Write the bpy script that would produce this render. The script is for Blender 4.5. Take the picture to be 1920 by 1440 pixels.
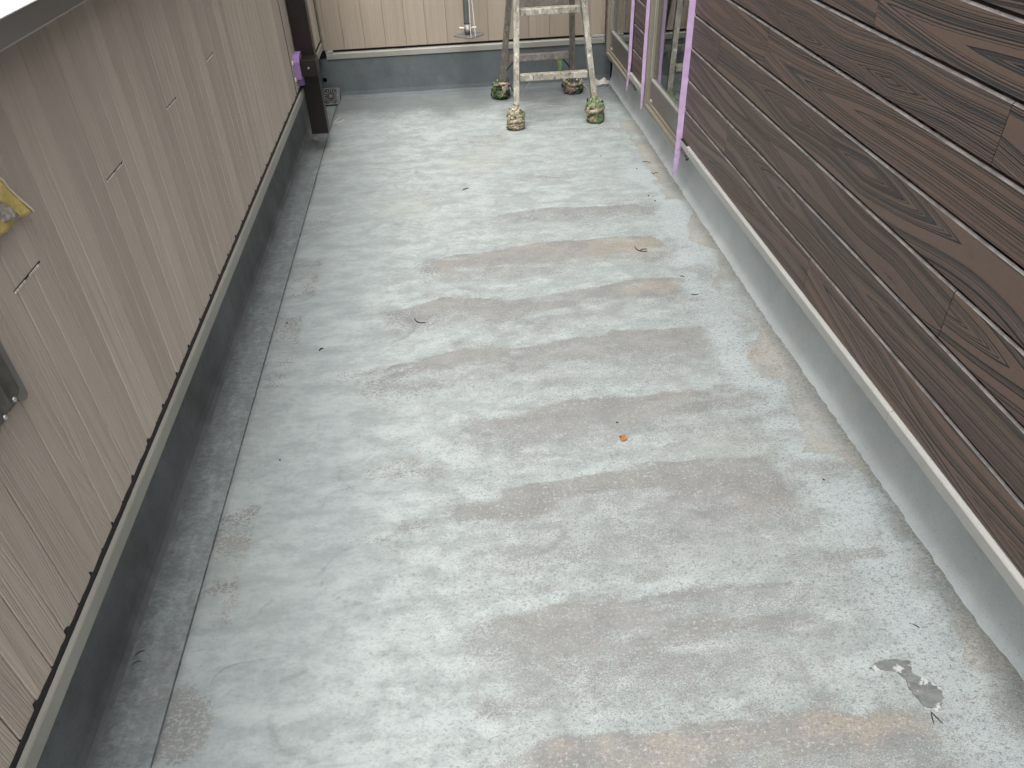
import bpy, bmesh, math, random
import numpy as np
from mathutils import Vector, Matrix

S = bpy.context.scene
for o in list(bpy.data.objects):
    bpy.data.objects.remove(o)
C = S.collection

# ------------------------------------------------------------------ camera
CAM_H = 1.7718
cam_d = bpy.data.cameras.new("camera")
cam = bpy.data.objects.new("camera", cam_d)
C.objects.link(cam)
RIGHT = Vector((0.9950136997, -0.0934958384, -0.0347313333))
DOWN = Vector((-0.0844860140, -0.6050284475, -0.7917087161))
FWD = Vector((0.0530080254, 0.7906953306, -0.6099106847))
m = Matrix.Identity(4)
for i in range(3):
    m[i][0] = RIGHT[i]
    m[i][1] = -DOWN[i]
    m[i][2] = -FWD[i]
m[2][3] = CAM_H
cam.matrix_world = m
cam_d.sensor_width = 36.0
cam_d.lens = 1427.486 / 1920 * 36.0
cam_d.clip_start = 0.02
cam_d.clip_end = 500
S.camera = cam

# ------------------------------------------------------------------ sky, sun, exposure
SUN_EL = math.radians(64)
SUN_DIR = Vector((-0.05, -0.30, 0)).normalized() * math.cos(SUN_EL) + Vector((0, 0, math.sin(SUN_EL)))
W = bpy.data.worlds.new("World")
S.world = W
W.use_nodes = True
wn = W.node_tree.nodes
wl = W.node_tree.links
wn.clear()
sky = wn.new('ShaderNodeTexSky')
sky.sky_type = 'NISHITA'
sky.sun_disc = False
sky.sun_elevation = SUN_EL
sky.sun_rotation = math.atan2(SUN_DIR.x, SUN_DIR.y)
sky.air_density = 1.0
sky.dust_density = 6.0
sky.ozone_density = 1.0
hs = wn.new('ShaderNodeHueSaturation')
hs.inputs['Saturation'].default_value = 0.22      # overcast: nearly colourless sky
bg = wn.new('ShaderNodeBackground')
bg.inputs['Strength'].default_value = 0.15
wo = wn.new('ShaderNodeOutputWorld')
wl.new(sky.outputs[0], hs.inputs['Color'])
wl.new(hs.outputs[0], bg.inputs['Color'])
wl.new(bg.outputs[0], wo.inputs['Surface'])

sun_d = bpy.data.lights.new("sun", 'SUN')
sun_d.energy = 1.0
sun_d.angle = math.radians(48)
sun_d.color = (1.0, 0.985, 0.96)
sun = bpy.data.objects.new("sun", sun_d)
C.objects.link(sun)
sun.location = (-4, -2, 8)
sun.rotation_euler = (-SUN_DIR).to_track_quat('-Z', 'Y').to_euler()

S.view_settings.view_transform = 'Standard'
S.view_settings.look = 'None'
S.view_settings.exposure = 1.20
S.view_settings.gamma = 1.0
S.view_settings.use_curve_mapping = False

# ------------------------------------------------------------------ helpers
def mesh_obj(name, verts, faces, mat=None, parent=None, smooth=False):
    me = bpy.data.meshes.new(name)
    me.from_pydata([tuple(v) for v in verts], [], faces)
    me.update()
    o = bpy.data.objects.new(name, me)
    C.objects.link(o)
    if mat is not None:
        me.materials.append(mat)
    if smooth:
        me.polygons.foreach_set('use_smooth', [True] * len(me.polygons))
    if parent is not None:
        o.parent = parent
    return o

class MB:
    """collects shapes into one mesh"""
    def __init__(self):
        self.v = []
        self.f = []
    def add(self, vs, fs):
        n = len(self.v)
        self.v += [tuple(a) for a in vs]
        self.f += [tuple(i + n for i in f) for f in fs]
    def box(self, x0, x1, y0, y1, z0, z1, c=0.0):
        if x0 > x1: x0, x1 = x1, x0
        if y0 > y1: y0, y1 = y1, y0
        if z0 > z1: z0, z1 = z1, z0
        if c <= 0:
            vs = [(x, y, z) for z in (z0, z1) for y in (y0, y1) for x in (x0, x1)]
            fs = [(0, 2, 3, 1), (4, 5, 7, 6), (0, 1, 5, 4), (2, 6, 7, 3), (0, 4, 6, 2), (1, 3, 7, 5)]
            self.add(vs, fs)
            return
        bm = bmesh.new()
        bmesh.ops.create_cube(bm, size=1)
        bmesh.ops.scale(bm, vec=(x1 - x0, y1 - y0, z1 - z0), verts=bm.verts)
        bmesh.ops.translate(bm, vec=((x0 + x1) / 2, (y0 + y1) / 2, (z0 + z1) / 2), verts=bm.verts)
        bmesh.ops.bevel(bm, geom=bm.edges[:], offset=c, segments=2, affect='EDGES', profile=0.5)
        self.bm(bm)
    def bm(self, bm, mat=None):
        bm.verts.index_update()
        vs = [(mat @ v.co if mat is not None else v.co.copy()) for v in bm.verts]
        fs = [[v.index for v in f.verts] for f in bm.faces]
        self.add(vs, fs)
        bm.free()
    def obox(self, p0, p1, w, d, side=None, c=0.0):
        """bar from p0 to p1, width w along `side`, depth d across"""
        p0 = Vector(p0); p1 = Vector(p1)
        z = (p1 - p0).normalized()
        s = Vector(side) if side is not None else Vector((1, 0, 0))
        x = (s - s.dot(z) * z).normalized()
        y = z.cross(x)
        L = (p1 - p0).length
        bm = bmesh.new()
        bmesh.ops.create_cube(bm, size=1)
        bmesh.ops.scale(bm, vec=(w, d, L), verts=bm.verts)
        if c > 0:
            bmesh.ops.bevel(bm, geom=bm.edges[:], offset=c, segments=2, affect='EDGES', profile=0.5)
        mid = (p0 + p1) / 2
        M = Matrix(((x.x, y.x, z.x, mid.x), (x.y, y.y, z.y, mid.y), (x.z, y.z, z.z, mid.z), (0, 0, 0, 1)))
        self.bm(bm, M)
    def tube(self, pts, r, n=10, cap=True):
        pts = [Vector(p) for p in pts]
        rs = r if isinstance(r, (list, tuple)) else [r] * len(pts)
        base = len(self.v)
        vs = []
        fs = []
        ref = Vector((0.31, 0.52, 0.79))
        for i, p in enumerate(pts):
            t = (pts[min(i + 1, len(pts) - 1)] - pts[max(i - 1, 0)]).normalized()
            a = t.cross(ref)
            if a.length < 1e-4: a = t.cross(Vector((1, 0, 0)))
            a.normalize()
            b = t.cross(a)
            for k in range(n):
                q = 2 * math.pi * k / n
                vs.append(p + (a * math.cos(q) + b * math.sin(q)) * rs[i])
        for i in range(len(pts) - 1):
            for k in range(n):
                k2 = (k + 1) % n
                fs.append((i * n + k, i * n + k2, (i + 1) * n + k2, (i + 1) * n + k))
        if cap:
            fs.append(tuple(range(n - 1, -1, -1)))
            fs.append(tuple((len(pts) - 1) * n + k for k in range(n)))
        self.add(vs, fs)
    def prism(self, prof, a0, a1, axis='y'):
        """extrude a closed profile. axis y: prof=(x,z); axis x: prof=(y,z); axis z: prof=(x,y)"""
        n = len(prof)
        def P(p, a):
            if axis == 'y': return (p[0], a, p[1])
            if axis == 'x': return (a, p[0], p[1])
            return (p[0], p[1], a)
        vs = [P(p, a0) for p in prof] + [P(p, a1) for p in prof]
        fs = [(i, (i + 1) % n, n + (i + 1) % n, n + i) for i in range(n)]
        fs += [tuple(range(n - 1, -1, -1)), tuple(range(n, 2 * n))]
        self.add(vs, fs)
    def build(self, name, mat, parent=None, smooth=False, origin=None):
        bm = bmesh.new()
        vv = [bm.verts.new(v) for v in self.v]
        for f in self.f:
            try: bm.faces.new([vv[i] for i in f])
            except ValueError: pass
        bmesh.ops.recalc_face_normals(bm, faces=bm.faces[:])
        me = bpy.data.meshes.new(name)
        if origin is not None:
            bmesh.ops.translate(bm, vec=-Vector(origin), verts=bm.verts)
        bm.to_mesh(me)
        bm.free()
        me.materials.append(mat)
        if smooth:
            me.polygons.foreach_set('use_smooth', [True] * len(me.polygons))
        o = bpy.data.objects.new(name, me)
        C.objects.link(o)
        if origin is not None: o.location = origin
        if parent is not None:
            o.parent = parent
            o.matrix_parent_inverse = parent.matrix_basis.inverted()
        return o

def thing(name, loc, label, cat, group=None):
    o = bpy.data.objects.new(name, None)
    o.empty_display_size = 0.1
    C.objects.link(o)
    o.location = loc
    o['label'] = label
    o['category'] = cat
    if group: o['group'] = group
    return o
def tag(o, label, cat, group=None):
    o['label'] = label
    o['category'] = cat
    if group: o['group'] = group
    return o
def part(name, mb, mat, parent, smooth=False, label=None, origin=None):
    o = mb.build(name, mat, parent, smooth, origin)
    if label: o['label'] = label
    return o

# ------------------------------------------------------------------ node helpers
class NT:
    def __init__(self, name, tree=None):
        if tree is None:
            self.mat = bpy.data.materials.new(name)
            self.mat.use_nodes = True
            self.t = self.mat.node_tree
        self.n = self.t.nodes
        self.l = self.t.links
        self.n.clear()
        self.out = self.n.new('ShaderNodeOutputMaterial')
        self.b = self.n.new('ShaderNodeBsdfPrincipled')
        self.l.new(self.b.outputs[0], self.out.inputs[0])
        self.tc = self.n.new('ShaderNodeTexCoord')
    def set(self, k, v):
        if hasattr(v, 'is_linked') or isinstance(v, bpy.types.NodeSocket):
            self.l.new(v, self.b.inputs[k])
        else:
            self.b.inputs[k].default_value = v
    def _in(self, sock, v):
        if isinstance(v, bpy.types.NodeSocket): self.l.new(v, sock)
        else: sock.default_value = v
    def math(self, op, a, b=0.0, c=None, clamp=False):
        n = self.n.new('ShaderNodeMath')
        n.operation = op
        n.use_clamp = clamp
        self._in(n.inputs[0], a)
        self._in(n.inputs[1], b)
        if c is not None: self._in(n.inputs[2], c)
        return n.outputs[0]
    def add(self, a, b): return self.math('ADD', a, b)
    def sub(self, a, b): return self.math('SUBTRACT', a, b)
    def mul(self, a, b): return self.math('MULTIPLY', a, b)
    def step(self, v, lo, hi, a=0.0, b=1.0, smooth=True):
        n = self.n.new('ShaderNodeMapRange')
        n.interpolation_type = 'SMOOTHSTEP' if smooth else 'LINEAR'
        n.clamp = True
        self._in(n.inputs[0], v)
        self._in(n.inputs[1], lo); self._in(n.inputs[2], hi)
        self._in(n.inputs[3], a); self._in(n.inputs[4], b)
        return n.outputs[0]
    def vscale(self, v, s, off=None, rot=None):
        n = self.n.new('ShaderNodeMapping')
        self.l.new(v, n.inputs[0])
        n.inputs['Scale'].default_value = s
        if rot is not None: n.inputs['Rotation'].default_value = rot
        if off is not None:
            if isinstance(off, bpy.types.NodeSocket): self.l.new(off, n.inputs['Location'])
            else: n.inputs['Location'].default_value = off
        return n.outputs[0]
    def noise(self, v, scale, detail=4.0, rough=0.55, dist=0.0, dim='3D', lac=2.0):
        n = self.n.new('ShaderNodeTexNoise')
        n.noise_dimensions = dim
        if dim == '1D': self._in(n.inputs['W'], v)
        else: self.l.new(v, n.inputs['Vector'])
        self._in(n.inputs['Scale'], scale)
        n.inputs['Detail'].default_value = detail
        n.inputs['Roughness'].default_value = rough
        n.inputs['Lacunarity'].default_value = lac
        n.inputs['Distortion'].default_value = dist
        return n.outputs[0]
    def mix(self, f, a, b, mode='MIX'):
        n = self.n.new('ShaderNodeMix')
        n.data_type = 'RGBA'
        n.blend_type = mode
        n.clamp_factor = True
        self._in(n.inputs[0], f)
        for s, v in ((n.inputs[6], a), (n.inputs[7], b)):
            if isinstance(v, bpy.types.NodeSocket): self.l.new(v, s)
            else: s.default_value = (v[0], v[1], v[2], 1.0)
        return n.outputs[2]
    def mixf(self, f, a, b):
        n = self.n.new('ShaderNodeMix')
        n.data_type = 'FLOAT'
        self._in(n.inputs[0], f); self._in(n.inputs[2], a); self._in(n.inputs[3], b)
        return n.outputs[0]
    def sep(self, v):
        n = self.n.new('ShaderNodeSeparateXYZ')
        self.l.new(v, n.inputs[0])
        return n.outputs
    def comb(self, x, y, z):
        n = self.n.new('ShaderNodeCombineXYZ')
        for i, a in enumerate((x, y, z)): self._in(n.inputs[i], a)
        return n.outputs[0]
    def rnd(self):
        return self.n.new('ShaderNodeObjectInfo').outputs['Random']
    def bump(self, h, dist, strength=1.0, normal=None):
        n = self.n.new('ShaderNodeBump')
        n.inputs['Distance'].default_value = dist
        n.inputs['Strength'].default_value = strength
        self.l.new(h, n.inputs['Height'])
        if normal is not None: self.l.new(normal, n.inputs['Normal'])
        return n.outputs[0]
    def attr(self, name):
        n = self.n.new('ShaderNodeAttribute')
        n.attribute_type = 'GEOMETRY'
        n.attribute_name = name
        return n

def grain_nodes(N, u, v, r, ring=0.0056, wob=1.0):
    """flat-sawn wood relief: u along the board (m), v across it (m), r random per board.
    returns (height 0..1 with thin valleys, dark-filled patches)"""
    off = N.mul(r, 37.0)
    uo = N.add(u, off)
    n1 = N.noise(N.comb(N.mul(uo, 0.8), N.mul(v, 3.0), off), 1.0, 2.0, 0.5)
    n2 = N.noise(N.comb(N.mul(uo, 2.2), N.mul(v, 13.0), off), 1.0, 2.0, 0.5)
    n3 = N.noise(N.comb(N.mul(uo, 11.0), N.mul(v, 45.0), off), 1.0, 2.0, 0.5)
    # heart line meanders along the board
    vc = N.mul(N.sub(N.noise(N.add(N.mul(u, 0.45), off), 1.0, 1.0, 0.5, dim='1D'), 0.5), 0.17)
    dv = N.sub(v, vc)
    a = N.mul(N.sub(N.noise(N.add(N.mul(u, 0.55), N.mul(off, 1.7)), 1.0, 1.0, 0.5, dim='1D'), 0.40), 0.235)
    a = N.add(a, N.mul(N.sub(n1, 0.5), 0.030 * wob))
    pw = 1.22
    d = N.math('POWER', N.add(N.math('POWER', N.math('ABSOLUTE', dv), pw), N.math('POWER', N.math('ABSOLUTE', a), pw)), 1 / pw)
    d = N.add(d, N.mul(N.sub(n2, 0.5), 0.0085 * wob))
    d = N.add(d, N.mul(N.sub(n3, 0.5), 0.0016 * wob))
    # ring widths vary: bands of dense fine lines beside broad flat bands
    band = N.noise(N.add(N.mul(d, 34.0), off), 1.0, 0.0, 0.5, dim='1D')
    jit = N.noise(N.add(N.mul(d, 110.0), off), 1.0, 1.0, 0.5, dim='1D')
    t = N.math('FRACT', N.add(N.math('DIVIDE', d, ring), N.mul(jit, 1.6)))
    line = N.mul(N.step(t, 0.08, 0.36), N.step(t, 0.98, 0.78))
    dense = N.step(band, 0.575, 0.61)          # 1 where the surface is flat
    h = N.add(line, N.mul(dense, N.sub(1.0, line)))
    # isolated broad gouges following the rings
    g = N.step(N.noise(N.add(N.mul(d, 75.0), N.mul(off, 2.3)), 1.0, 0.0, 0.5, dim='1D'), 0.68, 0.72)
    g = N.mul(g, N.step(n1, 0.46, 0.56))
    h = N.mul(h, N.sub(1.0, N.mul(g, 0.85)))
    return h, g, n1, n2, dense

# ------------------------------------------------------------------ materials
def mat_dark_plank():
    N = NT('dark_wood_grain_board')
    x, y, z = N.sep(N.tc.outputs['Object'])
    r = N.rnd()
    h, g, n1, n2, dense = grain_nodes(N, y, z, r, ring=0.0052, wob=0.62)
    face = N.mix(N.step(n1, 0.3, 0.7), (0.078, 0.051, 0.038), (0.104, 0.071, 0.054))
    face = N.mix(N.mul(N.step(N.math('FRACT', N.mul(r, 7.3)), 0.0, 1.0, 0.0, 1.0, False), 0.75), face, (0.120, 0.075, 0.054))
    mott = N.noise(N.tc.outputs['Object'], 60.0, 5.0, 0.65)
    face = N.mix(N.step(mott, 0.35, 0.75, 0.0, 0.35), face, (0.135, 0.100, 0.082))
    blot = N.noise(N.vscale(N.tc.outputs['Object'], (1, 9, 24)), 1.0, 4.0, 0.7)
    face = N.mix(N.step(blot, 0.60, 0.72, 0.0, 0.5), face, (0.055, 0.045, 0.040))
    col = N.mix(N.step(h, 0.12, 0.55), (0.0085, 0.0065, 0.0055), face)
    col = N.mix(N.mul(g, 0.75), col, (0.040, 0.037, 0.034))
    N.set('Base Color', col)
    fine = N.noise(N.tc.outputs['Object'], 420.0, 3.0, 0.6)
    ht = N.add(h, N.mul(fine, 0.10))
    N.set('Normal', N.bump(ht, 0.0085, 1.0))
    N.set('Roughness', N.step(fine, 0.3, 0.7, 0.38, 0.54))
    N.set('Specular IOR Level', 0.5)
    return N.mat

def mat_beige_plank(along):
    N = NT('beige_wood_grain_siding')
    x, y, z = N.sep(N.tc.outputs['Object'])
    r = N.rnd()
    across = y if along == 'yz' else x
    h, g, n1, n2, dense = grain_nodes(N, z, across, r, ring=0.0058, wob=0.55)
    ax = N.comb(N.mul(across, 95.0), N.mul(z, 1.3), N.mul(r, 50.0))
    streak = N.noise(ax, 1.0, 5.0, 0.6)
    base = N.mix(N.step(n1, 0.3, 0.7), (0.465, 0.398, 0.334), (0.520, 0.452, 0.385))
    base = N.mix(r, base, (0.395, 0.338, 0.290))
    col = N.mix(N.step(streak, 0.45, 0.8, 0.0, 0.6), base, (0.355, 0.298, 0.252))
    col = N.mix(N.step(streak, 0.42, 0.25, 0.0, 0.5), col, (0.58, 0.51, 0.44))
    col = N.mix(N.mul(N.sub(1.0, h), 0.13 if along == 'yz' else 0.08), col, (0.320, 0.265, 0.224))
    spot = N.noise(N.tc.outputs['Object'], 55.0, 3.0, 0.7)
    col = N.mix(N.step(spot, 0.76, 0.80, 0.0, 0.5), col, (0.52, 0.48, 0.42))
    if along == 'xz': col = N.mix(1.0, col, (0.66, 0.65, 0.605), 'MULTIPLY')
    N.set('Base Color', col)
    fine = N.noise(N.tc.outputs['Object'], 500.0, 3.0, 0.6)
    ht = N.add(N.add(N.mul(h, 0.45), N.mul(streak, 0.9)), N.mul(fine, 0.25))
    N.set('Normal', N.bump(ht, 0.0022 if along == 'yz' else 0.0012, 0.9))
    N.set('Roughness', 0.60)
    N.set('Specular IOR Level', 0.3)
    return N.mat

def mat_plain(name, c, rough=0.6, var=0.12, scale=8.0, metal=0.0, spec=0.4, bump=0.0, bscale=200.0, dirt=None):
    N = NT(name)
    o = N.tc.outputs['Object']
    n = N.noise(o, scale, 5.0, 0.6)
    lo = tuple(a * (1 - var) for a in c)
    hi = tuple(min(1.0, a * (1 + var)) for a in c)
    col = N.mix(N.step(n, 0.3, 0.7), lo, hi)
    if dirt is not None:
        d = N.noise(o, scale * 3.1, 6.0, 0.7)
        col = N.mix(N.step(d, 0.56, 0.68, 0.0, 0.8), col, dirt)
    N.set('Base Color', col)
    N.set('Roughness', rough)
    N.set('Metallic', metal)
    N.set('Specular IOR Level', spec)
    if bump > 0:
        N.set('Normal', N.bump(N.noise(o, bscale, 4.0, 0.6), bump, 0.8))
    return N.mat

def mat_upstand(name, c1, c2, c3):
    N = NT(name)
    o = N.tc.outputs['Object']
    n = N.noise(o, 2.2, 6.0, 0.65)
    n2 = N.noise(N.vscale(o, (4, 4, 3)), 1.6, 5.0, 0.7)
    col = N.mix(N.step(n, 0.3, 0.7), c1, c2)
    col = N.mix(N.step(n2, 0.5, 0.68, 0.0, 0.4), col, c3)
    sp = N.noise(o, 160.0, 3.0, 0.6)
    col = N.mix(N.step(sp, 0.58, 0.70, 0.0, 0.5), col, tuple(a * 0.55 for a in c1))
    N.set('Base Color', col)
    N.set('Roughness', 0.62)
    N.set('Specular IOR Level', 0.35)
    ht = N.add(N.noise(o, 30.0, 4.0, 0.6), N.mul(N.noise(o, 260.0, 3.0, 0.6), 0.35))
    N.set('Normal', N.bump(ht, 0.0030, 0.9))
    return N.mat

M_PLANK = mat_dark_plank()
M_BEIGE_L = mat_beige_plank('yz')
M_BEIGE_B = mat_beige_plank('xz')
M_EDGE = mat_plain('worn_edge_sky_highlight', (0.175, 0.160, 0.148), 0.5, 0.35, 22.0, bump=0.001)  # worn bevel coat, lightened so its colour carries the sky highlight
M_CORE = mat_plain('dark_backing', (0.018, 0.016, 0.015), 0.9, 0.2)
M_TRIM = mat_plain('champagne_metal_trim', (0.315, 0.313, 0.286), 0.40, 0.06, 3.0, 0.0, 0.5, 0.0003, 60.0)
M_TRIM_L = mat_plain('weathered_metal_trim', (0.235, 0.232, 0.202), 0.45, 0.10, 3.0, 0.0, 0.5, 0.0003, 60.0)
M_TOP = mat_plain('sky_lit_coping_top', (0.60, 0.59, 0.57), 0.35, 0.03, 3.0)  # lit copy of the coping metal, sky brightness put into its colour
M_COPING = mat_plain('taupe_metal_coping', (0.13, 0.108, 0.096), 0.34, 0.05, 2.0, 0.35, 0.6)
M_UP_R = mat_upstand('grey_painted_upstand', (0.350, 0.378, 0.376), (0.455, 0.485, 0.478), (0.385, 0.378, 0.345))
M_UP_B = mat_upstand('grey_upstand_shade_toned', (0.068, 0.080, 0.085), (0.105, 0.120, 0.126), (0.060, 0.062, 0.062))  # same grey upstand paint, darkened to hold the end wall's shade
M_UP_L = mat_upstand('grey_upstand_deep_shade', (0.095, 0.103, 0.106), (0.185, 0.202, 0.208), (0.085, 0.083, 0.080))  # same grey upstand paint, with the overhang's shade put into its colour
M_CAULK = mat_plain('black_sealant', (0.012, 0.011, 0.011), 0.7, 0.3, 30.0)
M_POST = mat_plain('dark_brown_aluminium', (0.011, 0.0075, 0.0065), 0.42, 0.08, 4.0, 0.0, 0.45)
M_FRAME = mat_plain('bronze_window_frame', (0.200, 0.178, 0.142), 0.42, 0.06, 4.0, 0.1, 0.5)
M_KICK = mat_plain('bronze_kick_panel', (0.105, 0.094, 0.080), 0.30, 0.05, 4.0, 0.0, 0.5)
M_SASH = mat_plain('silver_sash_edge', (0.42, 0.42, 0.38), 0.32, 0.05, 4.0, 0.4, 0.5)
M_GASKET = mat_plain('black_rubber_gasket', (0.010, 0.010, 0.011), 0.6, 0.2)
M_ROOM = mat_plain('dim_room_wall', (0.10, 0.10, 0.095), 0.9, 0.1, 1.0)
M_TAPE = mat_plain('lilac_masking_tape', (0.43, 0.31, 0.475), 0.55, 0.06, 26.0, 0.0, 0.3, 0.0004, 160.0)
M_PURPLE = mat_plain('purple_taped_bracket', (0.25, 0.155, 0.32), 0.6, 0.08, 40.0, 0.0, 0.3)
M_ZINC = mat_plain('galvanised_steel', (0.33, 0.37, 0.385), 0.40, 0.14, 18.0, 0.55, 0.5)
M_ZINC_D = mat_plain('worn_steel_plate', (0.16, 0.16, 0.152), 0.5, 0.2, 40.0, 0.4, 0.5, dirt=(0.10, 0.09, 0.08))
M_CORD = mat_plain('off_white_cord', (0.55, 0.54, 0.50), 0.8, 0.1, 60.0)
M_NUT = mat_plain('pale_wing_nut', (0.50, 0.46, 0.40), 0.5, 0.1, 40.0)
M_DRAIN = mat_plain('grey_drain_grate', (0.085, 0.085, 0.08), 0.55, 0.15, 30.0, 0.1, 0.4)
M_HOLE = mat_plain('black_void', (0.004, 0.004, 0.004), 1.0, 0.0, spec=0.0)
M_SCREW = mat_plain('bright_screw', (0.55, 0.53, 0.50), 0.3, 0.05, 4.0, 0.7)
M_BRONZE = mat_plain('dark_bronze_metal', (0.085, 0.078, 0.068), 0.36, 0.18, 30.0, 0.45, 0.5, dirt=(0.13, 0.12, 0.11))
M_BRONZE_L = mat_plain('grey_bronze_flange', (0.165, 0.150, 0.140), 0.45, 0.08, 20.0, 0.3, 0.5)
M_YELLOW = mat_plain('yellow_felt_hem', (0.60, 0.46, 0.17), 0.9, 0.14, 60.0, 0.0, 0.1, 0.0008, 300.0, dirt=(0.48, 0.35, 0.11))
M_FUZZ = mat_plain('grey_fuzzy_cloth', (0.40, 0.355, 0.315), 0.95, 0.35, 120.0, 0.0, 0.1, 0.004, 260.0)
M_CREAM = mat_plain('cream_stitched_edge', (0.66, 0.61, 0.50), 0.8, 0.08, 80.0)
M_MORTAR = mat_plain('pale_mortar_scrap', (0.36, 0.34, 0.31), 0.9, 0.2, 60.0, bump=0.002)
M_FIBRE = mat_plain('dark_fibre', (0.022, 0.021, 0.024), 0.7, 0.2, 60.0)
M_HAIR = mat_plain('grey_hair', (0.09, 0.088, 0.085), 0.7, 0.2, 60.0)
M_WHITEFIB = mat_plain('white_string', (0.62, 0.60, 0.55), 0.8, 0.1, 60.0)
M_CHIP = mat_plain('orange_brown_chip', (0.235, 0.105, 0.028), 0.6, 0.3, 150.0)
M_SLITW = mat_plain('torn_bright_edge', (0.62, 0.58, 0.52), 0.8, 0.35, 140.0)
M_GREEN = mat_plain('green_rag', (0.10, 0.17, 0.065), 0.85, 0.3, 30.0, 0.0, 0.15)

def mat_glass():
    N = NT('window_glass')
    N.set('Base Color', (0.86, 0.93, 0.90, 1))
    N.set('Roughness', 0.0)
    N.set('IOR', 1.75)
    N.set('Transmission Weight', 1.0)
    return N.mat
M_GLASS = mat_glass()

def mat_ladder(name, c1, c2, c3, dark=0.5):
    N = NT(name)
    o = N.tc.outputs['Object']
    n = N.noise(N.vscale(o, (1, 1, .6)), 16.0, 6.0, 0.75, 0.3)
    n2 = N.noise(N.vscale(o, (1, 1, .55)), 42.0, 6.0, 0.75, 0.3)
    n3 = N.noise(o, 9.0, 4.0, 0.6)
    col = N.mix(N.step(n, 0.38, 0.62), c1, c2)
    col = N.mix(N.step(n2, 0.55, 0.63, 0.0, 0.85), col, c3)
    col = N.mix(N.mul(N.step(n2, 0.44, 0.36), N.step(n3, 0.42, 0.55)), col, (0.10, 0.095, 0.08))
    vor = N.noise(N.vscale(o, (1, 1, 0.4)), 34.0, 4.0, 0.8, 0.6)
    col = N.mix(N.mul(N.step(vor, 0.60, 0.65), dark), col, (0.035, 0.033, 0.03))
    N.set('Base Color', col)
    N.set('Roughness', 0.7)
    N.set('Specular IOR Level', 0.3)
    N.set('Normal', N.bump(N.add(n, n2), 0.0014, 0.8))
    return N.mat
M_LADF = mat_ladder('paint_splashed_aluminium', (0.325, 0.31, 0.262), (0.175, 0.164, 0.134), (0.52, 0.50, 0.44), 0.9)
M_LADB = mat_ladder('grimy_aluminium', (0.175, 0.160, 0.135), (0.125, 0.112, 0.094), (0.245, 0.225, 0.195), 0.8)

def mat_wrap(name, green, tan, bias):
    N = NT(name)
    o = N.tc.outputs['Object']
    n = N.noise(o, 13.0, 3.0, 0.6, 0.8)
    n2 = N.noise(o, 60.0, 4.0, 0.65)
    g = N.mix(N.step(n2, 0.35, 0.65), green, tuple(a * 0.55 for a in green))
    t = N.mix(N.step(n2, 0.35, 0.65), tan, tuple(a * 0.62 for a in tan))
    col = N.mix(N.step(n, bias - 0.03, bias + 0.03), g, t)
    N.set('Base Color', col)
    N.set('Roughness', 0.9)
    N.set('Specular IOR Level', 0.15)
    N.set('Normal', N.bump(N.add(N.noise(o, 30.0, 4.0, 0.6, 1.2), N.mul(n2, 0.4)), 0.006, 0.9))
    return N.mat

# ------------------------------------------------------------------ floor (structure)
rs = np.random.RandomState(7)
def vnoise(X, Y, sx, sy, seed, octv=4, pers=0.55):
    out = np.zeros_like(X); amp = 1.0; tot = 0.0
    r = np.random.RandomState(seed)
    for k in range(octv):
        gx = X * sx * 2 ** k + 100; gy = Y * sy * 2 ** k + 100
        tab = r.rand(256, 256)
        ix = np.floor(gx).astype(int); iy = np.floor(gy).astype(int)
        fx = gx - ix; fy = gy - iy
        fx = fx * fx * (3 - 2 * fx); fy = fy * fy * (3 - 2 * fy)
        a = tab[ix % 256, iy % 256]; b = tab[(ix + 1) % 256, iy % 256]
        c = tab[ix % 256, (iy + 1) % 256]; d = tab[(ix + 1) % 256, (iy + 1) % 256]
        out += amp * ((a * (1 - fx) + b * fx) * (1 - fy) + (c * (1 - fx) + d * fx) * fy)
        tot += amp; amp *= pers
    return out / tot
def sstep(v, a, b):
    t = np.clip((v - a) / (b - a), 0, 1)
    return t * t * (3 - 2 * t)

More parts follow.
